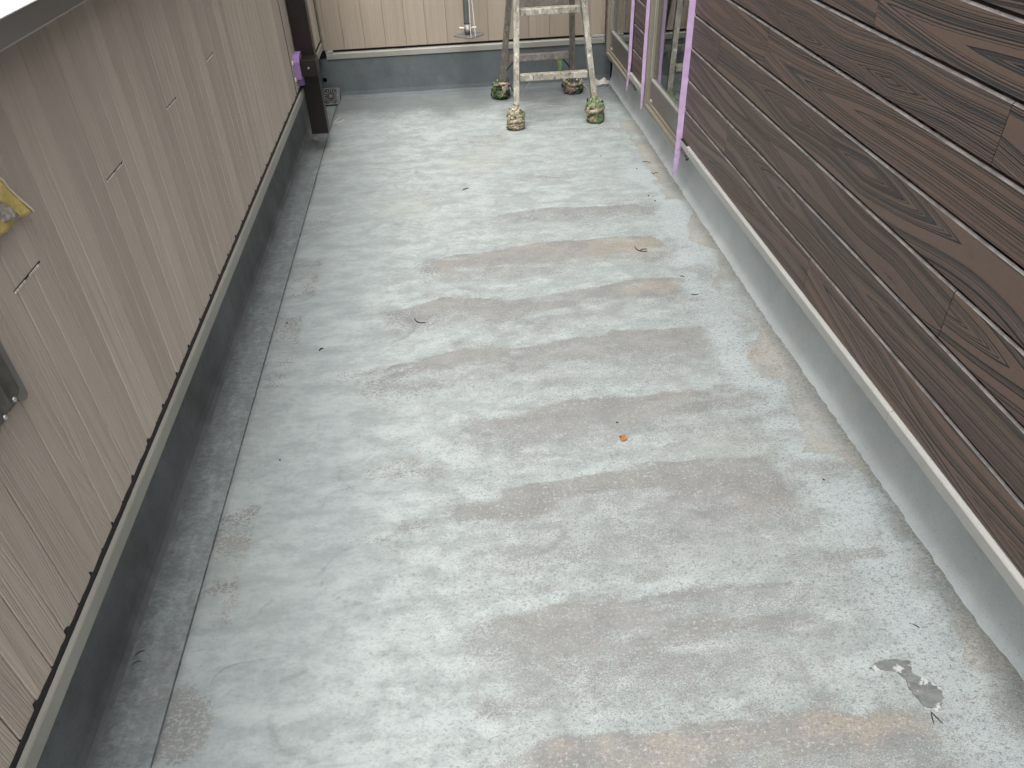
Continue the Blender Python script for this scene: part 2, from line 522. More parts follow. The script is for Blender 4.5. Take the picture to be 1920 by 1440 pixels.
FX0, FX1, FY0, FY1 = -0.826, 1.325, -1.4, 6.06
BANDS = [
([(-0.0, 4.979), (0.215, 5.039), (0.417, 5.021)],0.139,0.80,0.25),
([(0.498, 5.005), (0.774, 5.055), (1.144, 5.004)],0.140,0.50,0.25),
([(0.07, 4.564), (0.455, 4.608), (0.943, 4.664), (1.199, 4.691)],0.107,0.35,0.20),
([(0.212, 4.247), (0.343, 4.303), (0.72, 4.276), (0.971, 4.255)],0.109,0.55,0.30),
([(0.755, 4.294), (0.99, 4.268)],0.169,0.55,0.45),
([(0.746, 4.059), (0.841, 4.073)],0.102,0.40,0.30),
([(0.065, 3.801), (0.121, 3.772), (0.296, 3.809), (0.416, 3.843), (0.705, 3.821), (1.124, 3.79)],0.170,0.75,0.12),
([(-0.27, 3.333), (-0.035, 3.373), (0.097, 3.385), (0.259, 3.416), (0.395, 3.434), (0.584, 3.433), (0.802, 3.439), (0.967, 3.418), (1.016, 3.333)],0.197,0.95,0.45),
([(0.501, 3.417), (0.8, 3.427), (0.979, 3.38)],0.134,0.60,1.00),
([(-0.402, 2.876), (-0.263, 2.909), (-0.096, 2.989), (0.212, 2.909), (0.334, 2.933), (0.507, 2.958), (0.761, 3.001), (1.033, 2.993)],0.193,0.85,0.25),
([(0.675, 2.942), (0.806, 2.979), (1.025, 2.965)],0.137,0.40,0.70),
([(0.859, 2.798), (1.025, 2.795)],0.085,0.40,0.60),
([(-0.506, 2.459), (-0.255, 2.495), (-0.04, 2.557), (0.243, 2.543), (0.546, 2.577), (0.608, 2.609), (1.038, 2.57)],0.214,0.80,0.08),
([(0.692, 2.58), (1.025, 2.563)],0.149,0.40,0.35),
([(-0.134, 2.085), (-0.018, 2.114), (0.102, 2.159), (0.252, 2.151), (0.362, 2.18), (0.568, 2.161), (0.781, 2.17), (0.891, 2.164)],0.206,0.85,0.08),
([(0.56, 2.168), (0.621, 2.173), (0.861, 2.165)],0.074,0.40,0.50),
([(-0.208, 1.727), (-0.002, 1.736), (0.174, 1.765), (0.303, 1.77), (0.405, 1.775), (0.507, 1.779), (0.605, 1.797), (0.741, 1.81), (1.005, 1.789)],0.228,0.95,0.10),
([(0.802, 1.622), (0.905, 1.62), (0.999, 1.596)],0.108,0.40,0.60),
([(0.493, 1.771), (0.678, 1.795)],0.085,0.40,0.35),
([(-0.133, 1.242), (-0.031, 1.261), (0.088, 1.284), (0.193, 1.291), (0.37, 1.277), (0.532, 1.292), (0.789, 1.288), (0.918, 1.28)],0.208,0.85,0.05),
([(-0.05, 0.86), (0.087, 0.908), (0.164, 0.912), (0.375, 0.894), (0.459, 0.905), (0.543, 0.904), (0.612, 0.895), (0.76, 0.92), (0.856, 0.891), (0.958, 0.897), (1.031, 0.874), (1.053, 0.842), (1.068, 0.802)],0.36,1.00,0.45),
([(0.692, 0.899), (0.763, 0.911), (0.855, 0.88), (0.97, 0.874)],0.073,0.50,0.80),
([(0.123, 0.891), (0.211, 0.887)],0.049,0.40,0.70),
([(0.371, 0.891), (0.444, 0.899)],0.050,0.50,0.70),
([(-0.435, 1.599), (-0.24, 1.596), (-0.011, 1.6), (0.184, 1.565)],0.104,0.50,0.05),
]
EDGE = [(1.144, 5.2), (1.144, 4.524), (1.163, 4.101), (1.125, 4.10), (1.14, 3.83), (1.25, 3.814), (1.287, 3.70), (1.167, 3.519), (1.132, 3.343), (1.239, 3.212), (1.184, 3.035), (1.098, 2.877), (1.132, 2.647), (1.182, 2.496), (1.084, 2.34), (1.077, 2.201), (1.173, 2.181), (1.124, 2.004), (1.129, 1.872), (1.075, 1.785), (1.179, 1.771), (1.254, 1.623), (1.252, 1.496), (1.171, 1.452), (1.132, 1.305), (1.181, 1.207), (1.206, 1.052), (1.192, 0.969), (1.259, 0.954), (1.30, 0.895), (1.30, 0.5)]
BROWN = [((-0.827, 3.433), (-0.688, 3.056), .8), ((-0.789, 3.945), (-0.673, 3.638), .5), ((-0.84, 2.902), (-0.72, 2.281), .75), ((-0.84, 1.756), (-0.716, 1.591), .9), ((-0.83, 1.445), (-0.732, 1.365), .9), ((-0.82, 1.117), (-0.717, 0.984), .9), ((-0.84, 2.509), (-0.76, 2.292), .6)]

def build_floor():
    st = 0.0125
    nx = int((FX1 - FX0) / st); ny = int((FY1 - FY0) / st)
    xs = np.linspace(FX0, FX1, nx + 1); ys = np.linspace(FY0, FY1, ny + 1)
    X, Y = np.meshgrid(xs, ys)
    wear = np.zeros_like(X); tan = np.zeros_like(X)
    wob = (vnoise(X, Y, 5, 5, 11) - 0.5)
    wob2 = (vnoise(X, Y, 22, 22, 12) - 0.5)
    for k, (pl, dep, w, og) in enumerate(BANDS):
        px = np.array([p[0] for p in pl]); py = np.array([p[1] for p in pl])
        top = np.interp(X, px, py) + wob * 0.035 + wob2 * 0.022
        depth = dep * (0.75 + 0.9 * (vnoise(X, Y, 3.5, 1.5, 40 + k)))
        t = (top - Y) / depth                         # 0 at the sharp edge, 1 at the faded end
        m_ = sstep(t, -0.03, 0.045) * np.clip(1.05 - t / 1.75, 0, 1) ** 0.8
        L = px[-1] - px[0]
        fl = min(0.28, 0.45 * L); fr = min(0.06, 0.25 * L)
        ends = sstep(X + wob * 0.2 + wob2 * .06, px[0] - fl * 0.4, px[0] + fl) * (1 - sstep(X + wob * 0.1 + wob2 * .06, px[-1] - fr, px[-1] + fr))
        m_ = m_ * ends
        wear = np.maximum(wear, np.clip(m_ * w * 1.15, 0, 1))
        tan = np.maximum(tan, m_ * og)
    # unpainted margin along the house upstand
    ey = np.array([p[1] for p in EDGE])[::-1]; ex = np.array([p[0] for p in EDGE])[::-1]
    eb = np.interp(Y, ey, ex) + wob2 * 0.03 + wob * 0.03
    strip = sstep(X, eb - 0.006, eb + 0.014) * (1 - sstep(Y, 5.0, 5.4))
    strip *= np.clip(0.62 + 1.5 * (vnoise(X, Y, 5, 4, 21) - 0.42), 0.1, 1)
    margin = strip * 1.0
    wear = np.maximum(wear, strip * 0.85)
    for (a, b, s) in BROWN:
        dx = np.maximum(np.maximum(a[0] - X, X - b[0]), 0) + 0; dy = np.maximum(np.maximum(b[1] - Y, Y - a[1]), 0)
        d = np.hypot(dx, dy * 0.6) + wob2 * 0.05 + wob * 0.06
        mm = (1 - sstep(d, 0.0, 0.03)) * s
        wear = np.maximum(wear, mm * 0.8); tan = np.maximum(tan, mm * 0.35)
    Dxs = np.interp(Y, [-1.4, 0.5, 0.95, 1.1, 1.45, 2.0, 2.7, 3.3, 4.9, 6.0], [1.32, 1.318, 1.299, 1.281, 1.276, 1.268, 1.256, 1.259, 1.262, 1.256])
    lip = np.exp(-((Dxs - X - 0.008 + wob2 * .03) / 0.016) ** 2) * (0.35 + 0.8 * vnoise(X, Y, 3, 3, 23)) * (1 - sstep(Y, 4.2, 5.2))
    # rusty red stain by the margin
    d = np.hypot((X - 1.135) / 0.05, (Y - 2.375) / 0.028) + wob2 * 2.2
    rust = 1 - sstep(d, 0.3, 1.1)
    # fresh white brush strokes beside the margin
    fx = np.interp(Y, [0.84, .99, 1.15, 1.33, 1.51, 1.78, 1.92, 2.24, 2.78, 3.18, 3.8, 4.3], [1.13, 1.098, 1.1, 1.1, 1.12, 1.09, 1.065, 1.04, 1.075, 1.10, 1.16, 1.07])
    white = np.exp(-((X - fx + wob * 0.08) / 0.085) ** 2) * (1 - sstep(Y, 4.1, 4.6))
    white *= 0.55 + 0.9 * vnoise(X, Y, 5, 9, 31) 
    white = np.maximum(white, 0.9 * np.exp(-((X - 1.03) / 0.11) ** 2 - ((Y - 4.18) / 0.09) ** 2))
    for (bx, by, sx_, sy_) in ((1.15, 3.80, .10, .08), (1.20, 3.25, .06, .10), (1.18, 1.56, .09, .10), (-0.15, 0.98, .10, .05), (0.0, 1.72, .10, .03), (0.1, 2.13, .12, .03)):
        white = np.maximum(white, 0.8 * np.exp(-((X - bx) / sx_) ** 2 - ((Y - by) / sy_) ** 2))
    wear = wear * (1 - 0.9 * np.clip(white, 0, 1) * (strip < 0.3))
    # smooth bluish cut-in zone beside the gutter
    smooth_ = (1 - sstep(X + wob * 0.25 + wob2 * .08, -0.52, -0.22)) 
    grey = smooth_ * (0.55 + 0.7 * (vnoise(X, Y, 2.5, 1.2, 51) - 0.4))
    # sparse speckle density: strong on the right-hand two thirds and near
    speck = sstep(X, -0.55, 0.2) * (0.35 + 0.65 * (1 - sstep(Y, 2.6, 4.4))) * (0.45 + 1.0 * vnoise(X, Y, 3, 6, 61))
    speck = np.maximum(speck, 0.7 * sstep(Y, 5.2, 5.7) * vnoise(X, Y, 4, 8, 62))
    # grime: along the back wall, ladder corner
    grime_and_shade = sstep(Y + wob * 0.5, 5.15, 5.95) * 0.85
    grime_and_shade = np.maximum(grime_and_shade, 0.8 * np.exp(-((X + 0.2) / 0.75) ** 2 - ((Y - 5.75) / 0.16) ** 2) * (0.4 + 1.1 * vnoise(X, Y, 3, 9, 71)))
    grime_and_shade = np.maximum(grime_and_shade, 0.30 * np.exp(-((X - 0.7) / 0.5) ** 2 - ((Y - 5.25) / 0.18) ** 2) * vnoise(X, Y, 3, 12, 72) * 1.6)
    # scuff arcs
    rr = np.random.RandomState(5)
    scuff = np.zeros_like(X)
    for i in range(90):
        cx = rr.uniform(-0.55, 0.95); cy = rr.uniform(0.7, 4.6)
        if rr.rand() < 0.6: cx = rr.uniform(-0.55, 0.25)
        R = rr.uniform(0.05, 0.22); a0 = rr.uniform(0, 6.28); span = rr.uniform(0.5, 1.5)
        wd = rr.uniform(0.006, 0.02)
        sel = (np.abs(X - cx) < R + .05) & (np.abs(Y - cy) < R + .05)
        dx = X[sel] - cx; dy = (Y[sel] - cy) * 1.6
        ang = (np.arctan2(dy, dx) - a0 + np.pi) % (2 * np.pi) - np.pi
        v = np.exp(-((np.hypot(dx, dy) - R + wob2[sel] * .02) / wd) ** 2) * (1 - sstep(np.abs(ang), span * 0.5, span)) * rr.uniform(0.25, 0.7)
        scuff[sel] = np.maximum(scuff[sel], v)
    # general blotches
    blot = vnoise(X, Y, 3.2, 7.0, 81, 5)
    blot2 = vnoise(X, Y, 9, 14.0, 82, 4)
    wear = np.maximum(wear, 0.62 * sstep(blot * .6 + blot2 * .4, 0.49, 0.63) * sstep(X, -0.7, -0.2) * (1 - 0.5 * sstep(Y, 3.2, 4.6)))
    wear = wear * (1 - 0.38 * sstep(vnoise(X, Y, 2.6, 9, 84, 5), 0.50, 0.62) * (margin < 0.3))
    wear = np.maximum(wear, 0.34 * speck * (margin < 0.3))
    Z = 0.0016 * (vnoise(X, Y, 2.2, 2.2, 91) - 0.5) - 0.008 * (1 - sstep(X, FX0 - 0.001, FX0 + 0.016)) ** 1.5
    V = np.stack([X, Y, Z], -1).reshape(-1, 3)
    n1 = nx + 1
    i, j = np.meshgrid(np.arange(nx), np.arange(ny))
    a = (j * n1 + i).ravel()
    F = np.stack([a, a + 1, a + n1 + 1, a + n1], -1)
    me = bpy.data.meshes.new('floor')
    me.vertices.add(len(V)); me.vertices.foreach_set('co', V.ravel())
    me.loops.add(F.size); me.loops.foreach_set('vertex_index', F.ravel())
    me.polygons.add(len(F)); me.polygons.foreach_set('loop_start', np.arange(0, F.size, 4))
    me.polygons.foreach_set('use_smooth', np.ones(len(F), bool))
    me.update(); me.validate()
    for nm, chans in (('wear_mask', (wear, tan, white, grime_and_shade)), ('tone_mask', (grey, speck, scuff, rust)), ('edge_mask', (margin, lip, lip * 0, lip * 0))):
        at = me.color_attributes.new(nm, 'FLOAT_COLOR', 'POINT')
        at.data.foreach_set('color', np.stack([np.clip(c, 0, 1) for c in chans], -1).astype(np.float32).ravel())
    return me

def mat_floor(gutter=False):
    N = NT('gutter_coating' if gutter else 'worn_grey_floor_coating')
    o = N.tc.outputs['Object']
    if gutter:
        wear, tan, white, grime_and_shade = 0.0, 0.0, 0.0, 0.0
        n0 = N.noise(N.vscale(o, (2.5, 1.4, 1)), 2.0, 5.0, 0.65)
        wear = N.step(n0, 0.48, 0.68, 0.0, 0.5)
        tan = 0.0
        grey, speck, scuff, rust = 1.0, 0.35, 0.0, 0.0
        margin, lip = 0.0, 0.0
        grime_and_shade = 0.50  # darkens the whole strip, painting the parapet's shade into its colour
    else:
        A = N.attr('wear_mask'); B = N.attr('tone_mask')
        sc = N.n.new('ShaderNodeSeparateColor'); N.l.new(A.outputs['Color'], sc.inputs[0])
        sd = N.n.new('ShaderNodeSeparateColor'); N.l.new(B.outputs['Color'], sd.inputs[0])
        wear, tan, white = sc.outputs[0], sc.outputs[1], sc.outputs[2]
        grime_and_shade = A.outputs['Alpha']
        grey, speck, scuff = sd.outputs[0], sd.outputs[1], sd.outputs[2]
        rust = B.outputs['Alpha']
        E_ = N.attr('edge_mask')
        se = N.n.new('ShaderNodeSeparateColor'); N.l.new(E_.outputs['Color'], se.inputs[0])
        margin, lip = se.outputs[0], se.outputs[1]
    n_hi = N.noise(o, 200.0, 6.0, 0.82)          # millimetre grains
    n_mid = N.noise(N.vscale(o, (1.0, 1.6, 1)), 42.0, 5.0, 0.7, 0.4)
    n_low = N.noise(N.vscale(o, (1.0, 2.4, 1)), 4.5, 6.0, 0.68, 0.3)
    n_brush = N.noise(N.vscale(o, (30.0, 9.0, 1) if gutter else (5.0, 42.0, 1)), 1.0, 6.0, 0.7, 0.5)   # roller streaks across the floor
    # paint
    crA = N.noise(N.vscale(o, (1, 1.5, 1)), 11.0, 9.0, 0.76, 0.3)
    crB = N.noise(N.vscale(o, (1, 1.3, 1)), 47.0, 7.0, 0.80, 0.2)
    cr = N.add(N.mul(crA, 0.55), N.mul(crB, 0.45))
    paint = N.mix(N.step(N.add(cr, N.mul(N.sub(n_low, 0.5), 0.45)), 0.40, 0.60), (0.385, 0.412, 0.402), (0.590, 0.618, 0.606))
    paint = N.mix(N.step(n_brush, 0.46, 0.68, 0.0, 0.20), paint, (0.350, 0.362, 0.352))
    paint = N.mix(N.step(crB, 0.44, 0.34, 0.0, 0.65), paint, (0.270, 0.285, 0.278))
    yel = N.noise(o, 1.7, 3.0, 0.5)
    paint = N.mix(N.step(yel, 0.52, 0.70, 0.0, 0.35), paint, (0.50, 0.505, 0.43))
    gpaint = N.mix(N.step(n_low, 0.3, 0.7), (0.315, 0.348, 0.362), (0.430, 0.462, 0.470))
    paint = N.mix(N.mul(grey, 0.68), paint, gpaint)
    wn_ = N.step(N.add(white, N.add(N.mul(N.sub(n_brush, 0.5), 1.1), N.mul(N.sub(n_mid, 0.5), 1.1))), 0.25, 0.85)
    paint = N.mix(N.mul(wn_, 0.75), paint, (0.58, 0.615, 0.618))
    n_s = N.step(N.noise(N.vscale(o, (1, 1.3, 1)), 88.0, 5.0, 0.74, 0.25), 0.32, 0.68)
    # primer / bare coat underneath
    n_p = N.noise(o, 9.0, 5.0, 0.65)
    prim = N.mix(N.step(n_p, 0.35, 0.65), (0.262, 0.246, 0.236), (0.352, 0.330, 0.310))
    tn = N.step(N.add(tan, N.add(N.mul(N.sub(n_p, 0.5), 1.5), N.mul(N.sub(n_s, 0.5), 0.25))), 0.24, 1.0)
    prim = N.mix(tn, prim, (0.425, 0.338, 0.252))
    prim = N.mix(N.mul(margin, 0.9), prim, N.mix(N.step(n_p, 0.38, 0.62), (0.450, 0.408, 0.348), (0.530, 0.490, 0.425)))
    # pale fibres lying in the bare coat
    f1 = N.noise(N.vscale(N.vscale(o, (1, 1, 1), rot=(0, 0, 0.5)), (230, 34, 1)), 1.0, 2.0, 0.5, 0.8)
    f2 = N.noise(N.vscale(N.vscale(o, (1, 1, 1), rot=(0, 0, -0.9)), (230, 36, 1)), 1.0, 2.0, 0.5, 0.8)
    fib = N.math('MAXIMUM', N.step(f1, 0.65, 0.71), N.step(f2, 0.65, 0.71))
    prim = N.mix(N.mul(fib, N.step(tn, 0.1, 0.8, 0.08, 0.7)), prim, (0.58, 0.55, 0.48))
    # worn mask: paint survives as millimetre crumbs inside the worn bands
    n_c = N.math('MULTIPLY_ADD', cr, 3.0, -1.0)
    thr = N.add(N.mul(n_s, 0.70), N.mul(n_c, 0.30))
    wq = N.mul(N.step(wear, 0.03, 0.95, 0.0, 0.80, False), N.step(wear, 0.0, 0.05))
    wq = N.add(wq, N.mul(N.sub(n_low, 0.5), 0.30))
    ws = N.mul(N.step(N.sub(wq, thr), -0.06, 0.06), N.step(wear, 0.02, 0.12))
    ws = N.math('MAXIMUM', ws, N.step(N.add(margin, N.mul(N.sub(cr, 0.5), 0.8)), 0.46, 0.66, 0.0, 0.80))
    col = N.mix(N.mul(ws, 0.90), paint, prim)
    # dark pinhole speckle
    sp = N.step(N.add(N.noise(N.vscale(o, (1, 1.5, 1)), 190.0, 5.0, 0.85), N.mul(speck, 0.15)), 0.66, 0.74)
    col = N.mix(N.mul(sp, 0.62), col, (0.14, 0.142, 0.14))
    d2 = N.step(n_s, 0.72, 0.90)
    col = N.mix(N.mul(d2, N.math('MULTIPLY_ADD', speck, 0.80, 0.10)), col, (0.215, 0.212, 0.206))
    l2 = N.step(n_s, 0.26, 0.10)
    col = N.mix(N.mul(l2, N.math('MULTIPLY_ADD', speck, 0.40, 0.12)), col, (0.640, 0.662, 0.655))
    clump = N.mul(N.step(crB, 0.535, 0.60), N.math('MULTIPLY_ADD', speck, 0.75, 0.14))
    col = N.mix(clump, col, (0.285, 0.272, 0.262))
    # light grain
    col = N.mix(N.step(n_hi, 0.54, 0.70, 0.0, 0.35), col, (0.62, 0.64, 0.63))
    # rough pale lip where floor meets the cove
    lp = N.step(N.add(lip, N.mul(N.sub(n_s, 0.5), 0.9)), 0.35, 0.8)
    col = N.mix(N.mul(lp, 0.6), col, (0.56, 0.55, 0.50))
    col = N.mix(N.mul(N.step(N.sub(lip, n_s), -0.02, 0.2), 0.45), col, (0.20, 0.19, 0.175))
    # scuffs
    col = N.mix(N.step(N.add(scuff, N.mul(N.sub(n_mid, 0.5), 0.6)), 0.15, 0.7, 0.0, 0.5), col, (0.235, 0.235, 0.228))
    # grime on the floor; on the gutter, the parapet's shade painted in
    gm = N.step(N.add(grime_and_shade, N.add(N.mul(N.sub(n_mid, 0.5), 1.0), N.mul(N.sub(n_brush, 0.5), 0.7))), 0.14, 0.80)
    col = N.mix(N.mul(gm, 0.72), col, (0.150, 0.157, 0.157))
    rm = N.mul(N.step(rust, 0.05, 0.5), N.step(N.math('MAXIMUM', f1, f2), 0.54, 0.64))
    col = N.mix(N.mul(rm, 0.65), col, (0.36, 0.19, 0.12))
    col = N.mix(1.0, col, (0.556, 0.582, 0.582), 'MULTIPLY')
    N.set('Base Color', col)
    N.set('Roughness', N.mixf(ws, 0.48, 0.75))
    N.set('Specular IOR Level', 0.38)
    ht = N.add(N.mul(n_hi, 0.55), N.add(N.mul(n_mid, 0.6), N.mul(N.sub(1.0, ws), 0.35)))
    N.set('Normal', N.bump(ht, 0.0012, 0.75))
    return N.mat

floor_me = build_floor()
floor_me.materials.append(mat_floor())
floor = bpy.data.objects.new('floor', floor_me)
C.objects.link(floor)
floor['kind'] = 'structure'

# sunken gutter strip along the parapet
mb = MB()
mb.prism([(-1.06, -0.05), (-0.8305, -0.05), (-0.8305, -0.013), (-0.8325, -0.0092), (-1.06, -0.008)], -1.4, 6.06)
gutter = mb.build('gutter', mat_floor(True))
gutter['kind'] = 'structure'
mb = MB()
mb.box(-1.2, 1.5, -1.4, 6.2, -0.25, -0.052)
slab = mb.build('floor_slab', M_UP_R)
slab['kind'] = 'structure'

# ------------------------------------------------------------------ parapet wall on the left
PITCH = 0.1517
YN, YF = -1.4, 6.045
par = thing('parapet_wall', (-0.95, 2.3, 0), 'low parapet wall clad in vertical beige wood-grain siding along the left side', 'wall')
mb = MB()
mb.box(-1.06, -0.901, YN, YF, 0.352, 1.47)
part('wall_core', mb, M_CORE, par)
def vplank(x, y0, y1, z0, z1, t=0.014, g=0.0008, ch=0.0036):
    """vertical board facing +x, chamfered long edges"""
    b = MB()
    b.prism([(x - t, y0 + g), (x - ch, y0 + g), (x, y0 + g + ch * 0.9), (x, y1 - g - ch * 0.9), (x - ch, y1 - g), (x - t, y1 - g)], z0, z1, 'z')
    return b
y_joints = []
y = 5.985
k = 0
first = None
y0 = YN
RIB = PITCH / 2
nb = int((YF - YN) / RIB) + 1
for i in range(nb):
    a = YN + i * RIB
    b_ = min(a + RIB, YF)
    if b_ - a < 0.02: break
    g = 0.0016
    bb = vplank(-0.885, a, b_, 0.418, 1.47, g=0.0008 if i % 2 else 0.0014, ch=0.0022 if i % 2 else 0.0032)
    bb.build('siding_board', M_BEIGE_L, par, origin=(-0.885, (a + b_) / 2, 0.94))
    if i % 2: y_joints.append(b_)
# black ragged sealant between siding and trim
mb = MB()
r = random.Random(3)
yy = YN
pts = []
while yy < YF:
    pts.append((yy, 0.421 + r.random() * 0.0035))
    yy += 0.012 + r.random() * 0.016
vs = []
for (yy, zz) in pts:
    vs += [(-0.8995, yy, 0.40), (-0.8836 + r.random() * .0006, yy, 0.40), (-0.8836 + r.random() * .0006, yy, zz), (-0.8995, yy, zz)]
fs = []
for i in range(len(pts) - 1):
    for k in range(4):
        fs.append((i * 4 + k, i * 4 + (k + 1) % 4, i * 4 + 4 + (k + 1) % 4, i * 4 + 4 + k))
mb.add(vs, fs)
for yj in y_joints:
    yj += r.uniform(-.01, .01)
    s = r.uniform(0.7, 1.3)
    mb.add([(-0.883, yj - .009 * s, 0.412), (-0.883, yj + .011 * s, 0.412), (-0.8832, yj + .004 * s, 0.431 * 1.0), (-0.8832, yj - .004 * s, 0.434),
            (-0.898, yj - .009 * s, 0.412), (-0.898, yj + .011 * s, 0.412), (-0.898, yj + .004 * s, 0.431), (-0.898, yj - .004 * s, 0.434)],
           [(0, 1, 2, 3), (7, 6, 5, 4), (0, 4, 5, 1), (1, 5, 6, 2), (2, 6, 7, 3), (3, 7, 4, 0)])
part('sealant', mb, M_CAULK, par)
# base trim
mb = MB()
mb.prism([(-0.905, 0.362), (-0.8735, 0.362), (-0.8725, 0.364), (-0.8725, 0.4005), (-0.8745, 0.404), (-0.895, 0.4075), (-0.905, 0.4075)], YN, YF - 0.035)
part('base_trim', mb, M_TRIM_L, par)
# upstand
mb = MB()
prof = [(-1.06, -0.03), (-0.962, -0.013), (-0.970, -0.006), (-0.979, 0.006), (-0.984, 0.03), (-0.987, 0.352), (-1.06, 0.352)]
mb.prism(prof, YN, YF)
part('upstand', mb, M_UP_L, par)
# coping: folded metal cap with a lip at the bottom
mb = MB()
mb.prism([(-1.12, 1.4725), (-1.12, 1.43), (-1.123, 1.43), (-1.123, 1.492), (-0.822, 1.484), (-0.808, 1.4835), (-0.805, 1.480), (-0.8155, 1.4345), (-0.853, 1.4275), (-0.853, 1.4175), (-0.8565, 1.4165), (-0.8575, 1.430), (-0.8195, 1.4375), (-0.812, 1.4725)], YN, YF - 0.02)
part('coping', mb, M_COPING, par)
mb = MB()
mb.prism([(-1.125, 1.4925), (-0.822, 1.4846), (-0.806, 1.4840), (-0.8035, 1.4815), (-0.8025, 1.484), (-0.806, 1.4875), (-1.125, 1.496)], YN, YF - 0.02)
part('coping_top', mb, M_TOP, par)
mb = MB()
mb.prism([(-0.852, 1.4225), (-0.8495, 1.4235), (-0.8485, 1.4205), (-0.8500, 1.4170), (-0.8525, 1.4165)], YN, YF - 0.02)
part('coping_lip', mb, M_TRIM, par)
# torn horizontal slots in the siding
for (a, b_) in ((1.392, 1.520), (1.953, 2.081), (2.532, 2.645), (3.092, 3.216)):
    mb = MB()
    mb.box(-0.8852, -0.8843, a, b_, 1.0295, 1.0335)
    s = part('wall_slot', mb, M_CAULK, par)
    mb = MB()
    yy = a
    while yy < b_:
        w = r.uniform(0.006, 0.022)
        if r.random() < 0.82:
            mb.box(-0.885, -0.8836, yy, min(yy + w, b_), 1.0262 + r.uniform(-.0008, .0008), 1.0312, 0)
        yy += w + 0.0015
    part('torn_edge', mb, M_SLITW, s)
# flush batten near the post
mb = MB()
mb.box(-0.8851, -0.8835, 4.716, 4.728, 0.42, 1.417)
part('sealant_joint', mb, M_CORE, par)
mb = MB()
mb.box(-0.8849, -0.872, 5.0, 5.06, 0.42, 1.41, 0.003)
part('corner_batten', mb, M_BEIGE_L, par)

# ------------------------------------------------------------------ back wall
bw = thing('back_wall', (0.2, 6.1, 0), 'end wall of beige vertical siding over a shade-darkened grey upstand behind the ladder', 'wall')
BY = 6.045     # face of siding
mb = MB()
mb.box(-1.06, 1.32, BY + 0.016, BY + 0.18, 0.30, 3.3)
part('wall_core', mb, M_CORE, bw)
def bplank(x0, x1, yf, z0, z1, t=0.014, g=0.0006, ch=0.0020):
    b = MB()
    b.prism([(x0 + g, yf + t), (x0 + g, yf + ch), (x0 + g + ch * 0.9, yf), (x1 - g - ch * 0.9, yf), (x1 - g, yf + ch), (x1 - g, yf + t)], z0, z1, 'z')
    return b
xk = [0.04 + PITCH * 0.0 + PITCH * i - 6 * PITCH for i in range(15)]
xk = [-0.885] + [x for x in xk if -0.86 < x < 1.21] + [1.222]
for i in range(len(xk) - 1):
    a, b_ = xk[i], xk[i + 1]
    bb = bplank(a, b_, BY, 0.3445, 2.6)
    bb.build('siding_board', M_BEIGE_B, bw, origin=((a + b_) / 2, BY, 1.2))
mb = MB()
mb.box(-1.06, 1.30, BY + 0.002, BY + 0.016, 2.603, 3.3)
part('upper_siding', mb, M_BEIGE_B, bw)
# trim, its end fillers, upstand
mb = MB()
mb.prism([(BY + 0.016, 0.2835), (BY - 0.018, 0.2835), (BY - 0.019, 0.285), (BY - 0.019, 0.3195), (BY - 0.016, 0.3225), (BY + 0.016, 0.3265)], -0.86, 1.218, 'x')
part('base_trim', mb, M_TRIM_L, bw)
mb = MB()
mb.box(-0.862, -0.808, BY - 0.016, BY - 0.0005, 0.327, 0.3435, 0.002)
mb.box(1.115, 1.218, BY - 0.016, BY - 0.0005, 0.327, 0.3435, 0.002)
part('trim_filler', mb, M_TRIM, bw)
mb = MB()
mb.box(-0.8705, -0.8400, BY - 0.020, BY - 0.0006, 0.346, 2.6, 0.003)
part('corner_trim', mb, M_BEIGE_B, bw)
mb = MB()
mb.box(1.19, 1.2215, BY - 0.014, BY - 0.0006, 0.346, 2.6, 0.003)
part('corner_trim', mb, M_BEIGE_B, bw)
mb = MB()
nn = 60
prof = [(6.12, -0.03), (6.005, -0.012), (6.015, 0.003), (6.026, 0.02), (6.031, 0.05), (6.034, 0.2835), (6.12, 0.2835)]
mb.prism(prof, -1.0, 1.27, 'x')
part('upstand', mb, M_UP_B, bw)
# overflow hole
mb = MB()
n = 20
mb.tube([(-0.902, 6.0295, 0.142), (-0.902, 6.0322, 0.142)], 0.0165, n)
part('overflow_hole', mb, M_HOLE, bw)
mb = MB()
for k in range(n):
    pass
ring = []
mb.tube([(-0.902 + 0.0185 * math.cos(q), 6.031, 0.142 + 0.0185 * math.sin(q)) for q in [i * 2 * math.pi / 18 for i in range(19)]], 0.0028, 6, False)
part('hole_rim', mb, M_UP_B, bw, True)
# mortar lip in the far right corner
mb = MB()
rr = random.Random(9)
prof_n = 9
vs = []
for i in range(10):
    x = 1.135 + i * 0.0135
    hgt = 0.022 + 0.010 * math.sin(i * 1.3) + rr.uniform(-.004, .004)
    for (dy, hz) in ((0.0, 0), (0.012, 0.75), (0.03, 1.0), (0.06, 1.1)):
        vs.append((x, 5.965 + dy + rr.uniform(-.004, .004), hgt * hz))
fs = []
for i in range(9):
    for j in range(3):
        a = i * 4 + j
        fs.append((a, a + 4, a + 5, a + 1))
mb.add(vs, fs)
part('mortar_lip', mb, M_MORTAR, bw, True)

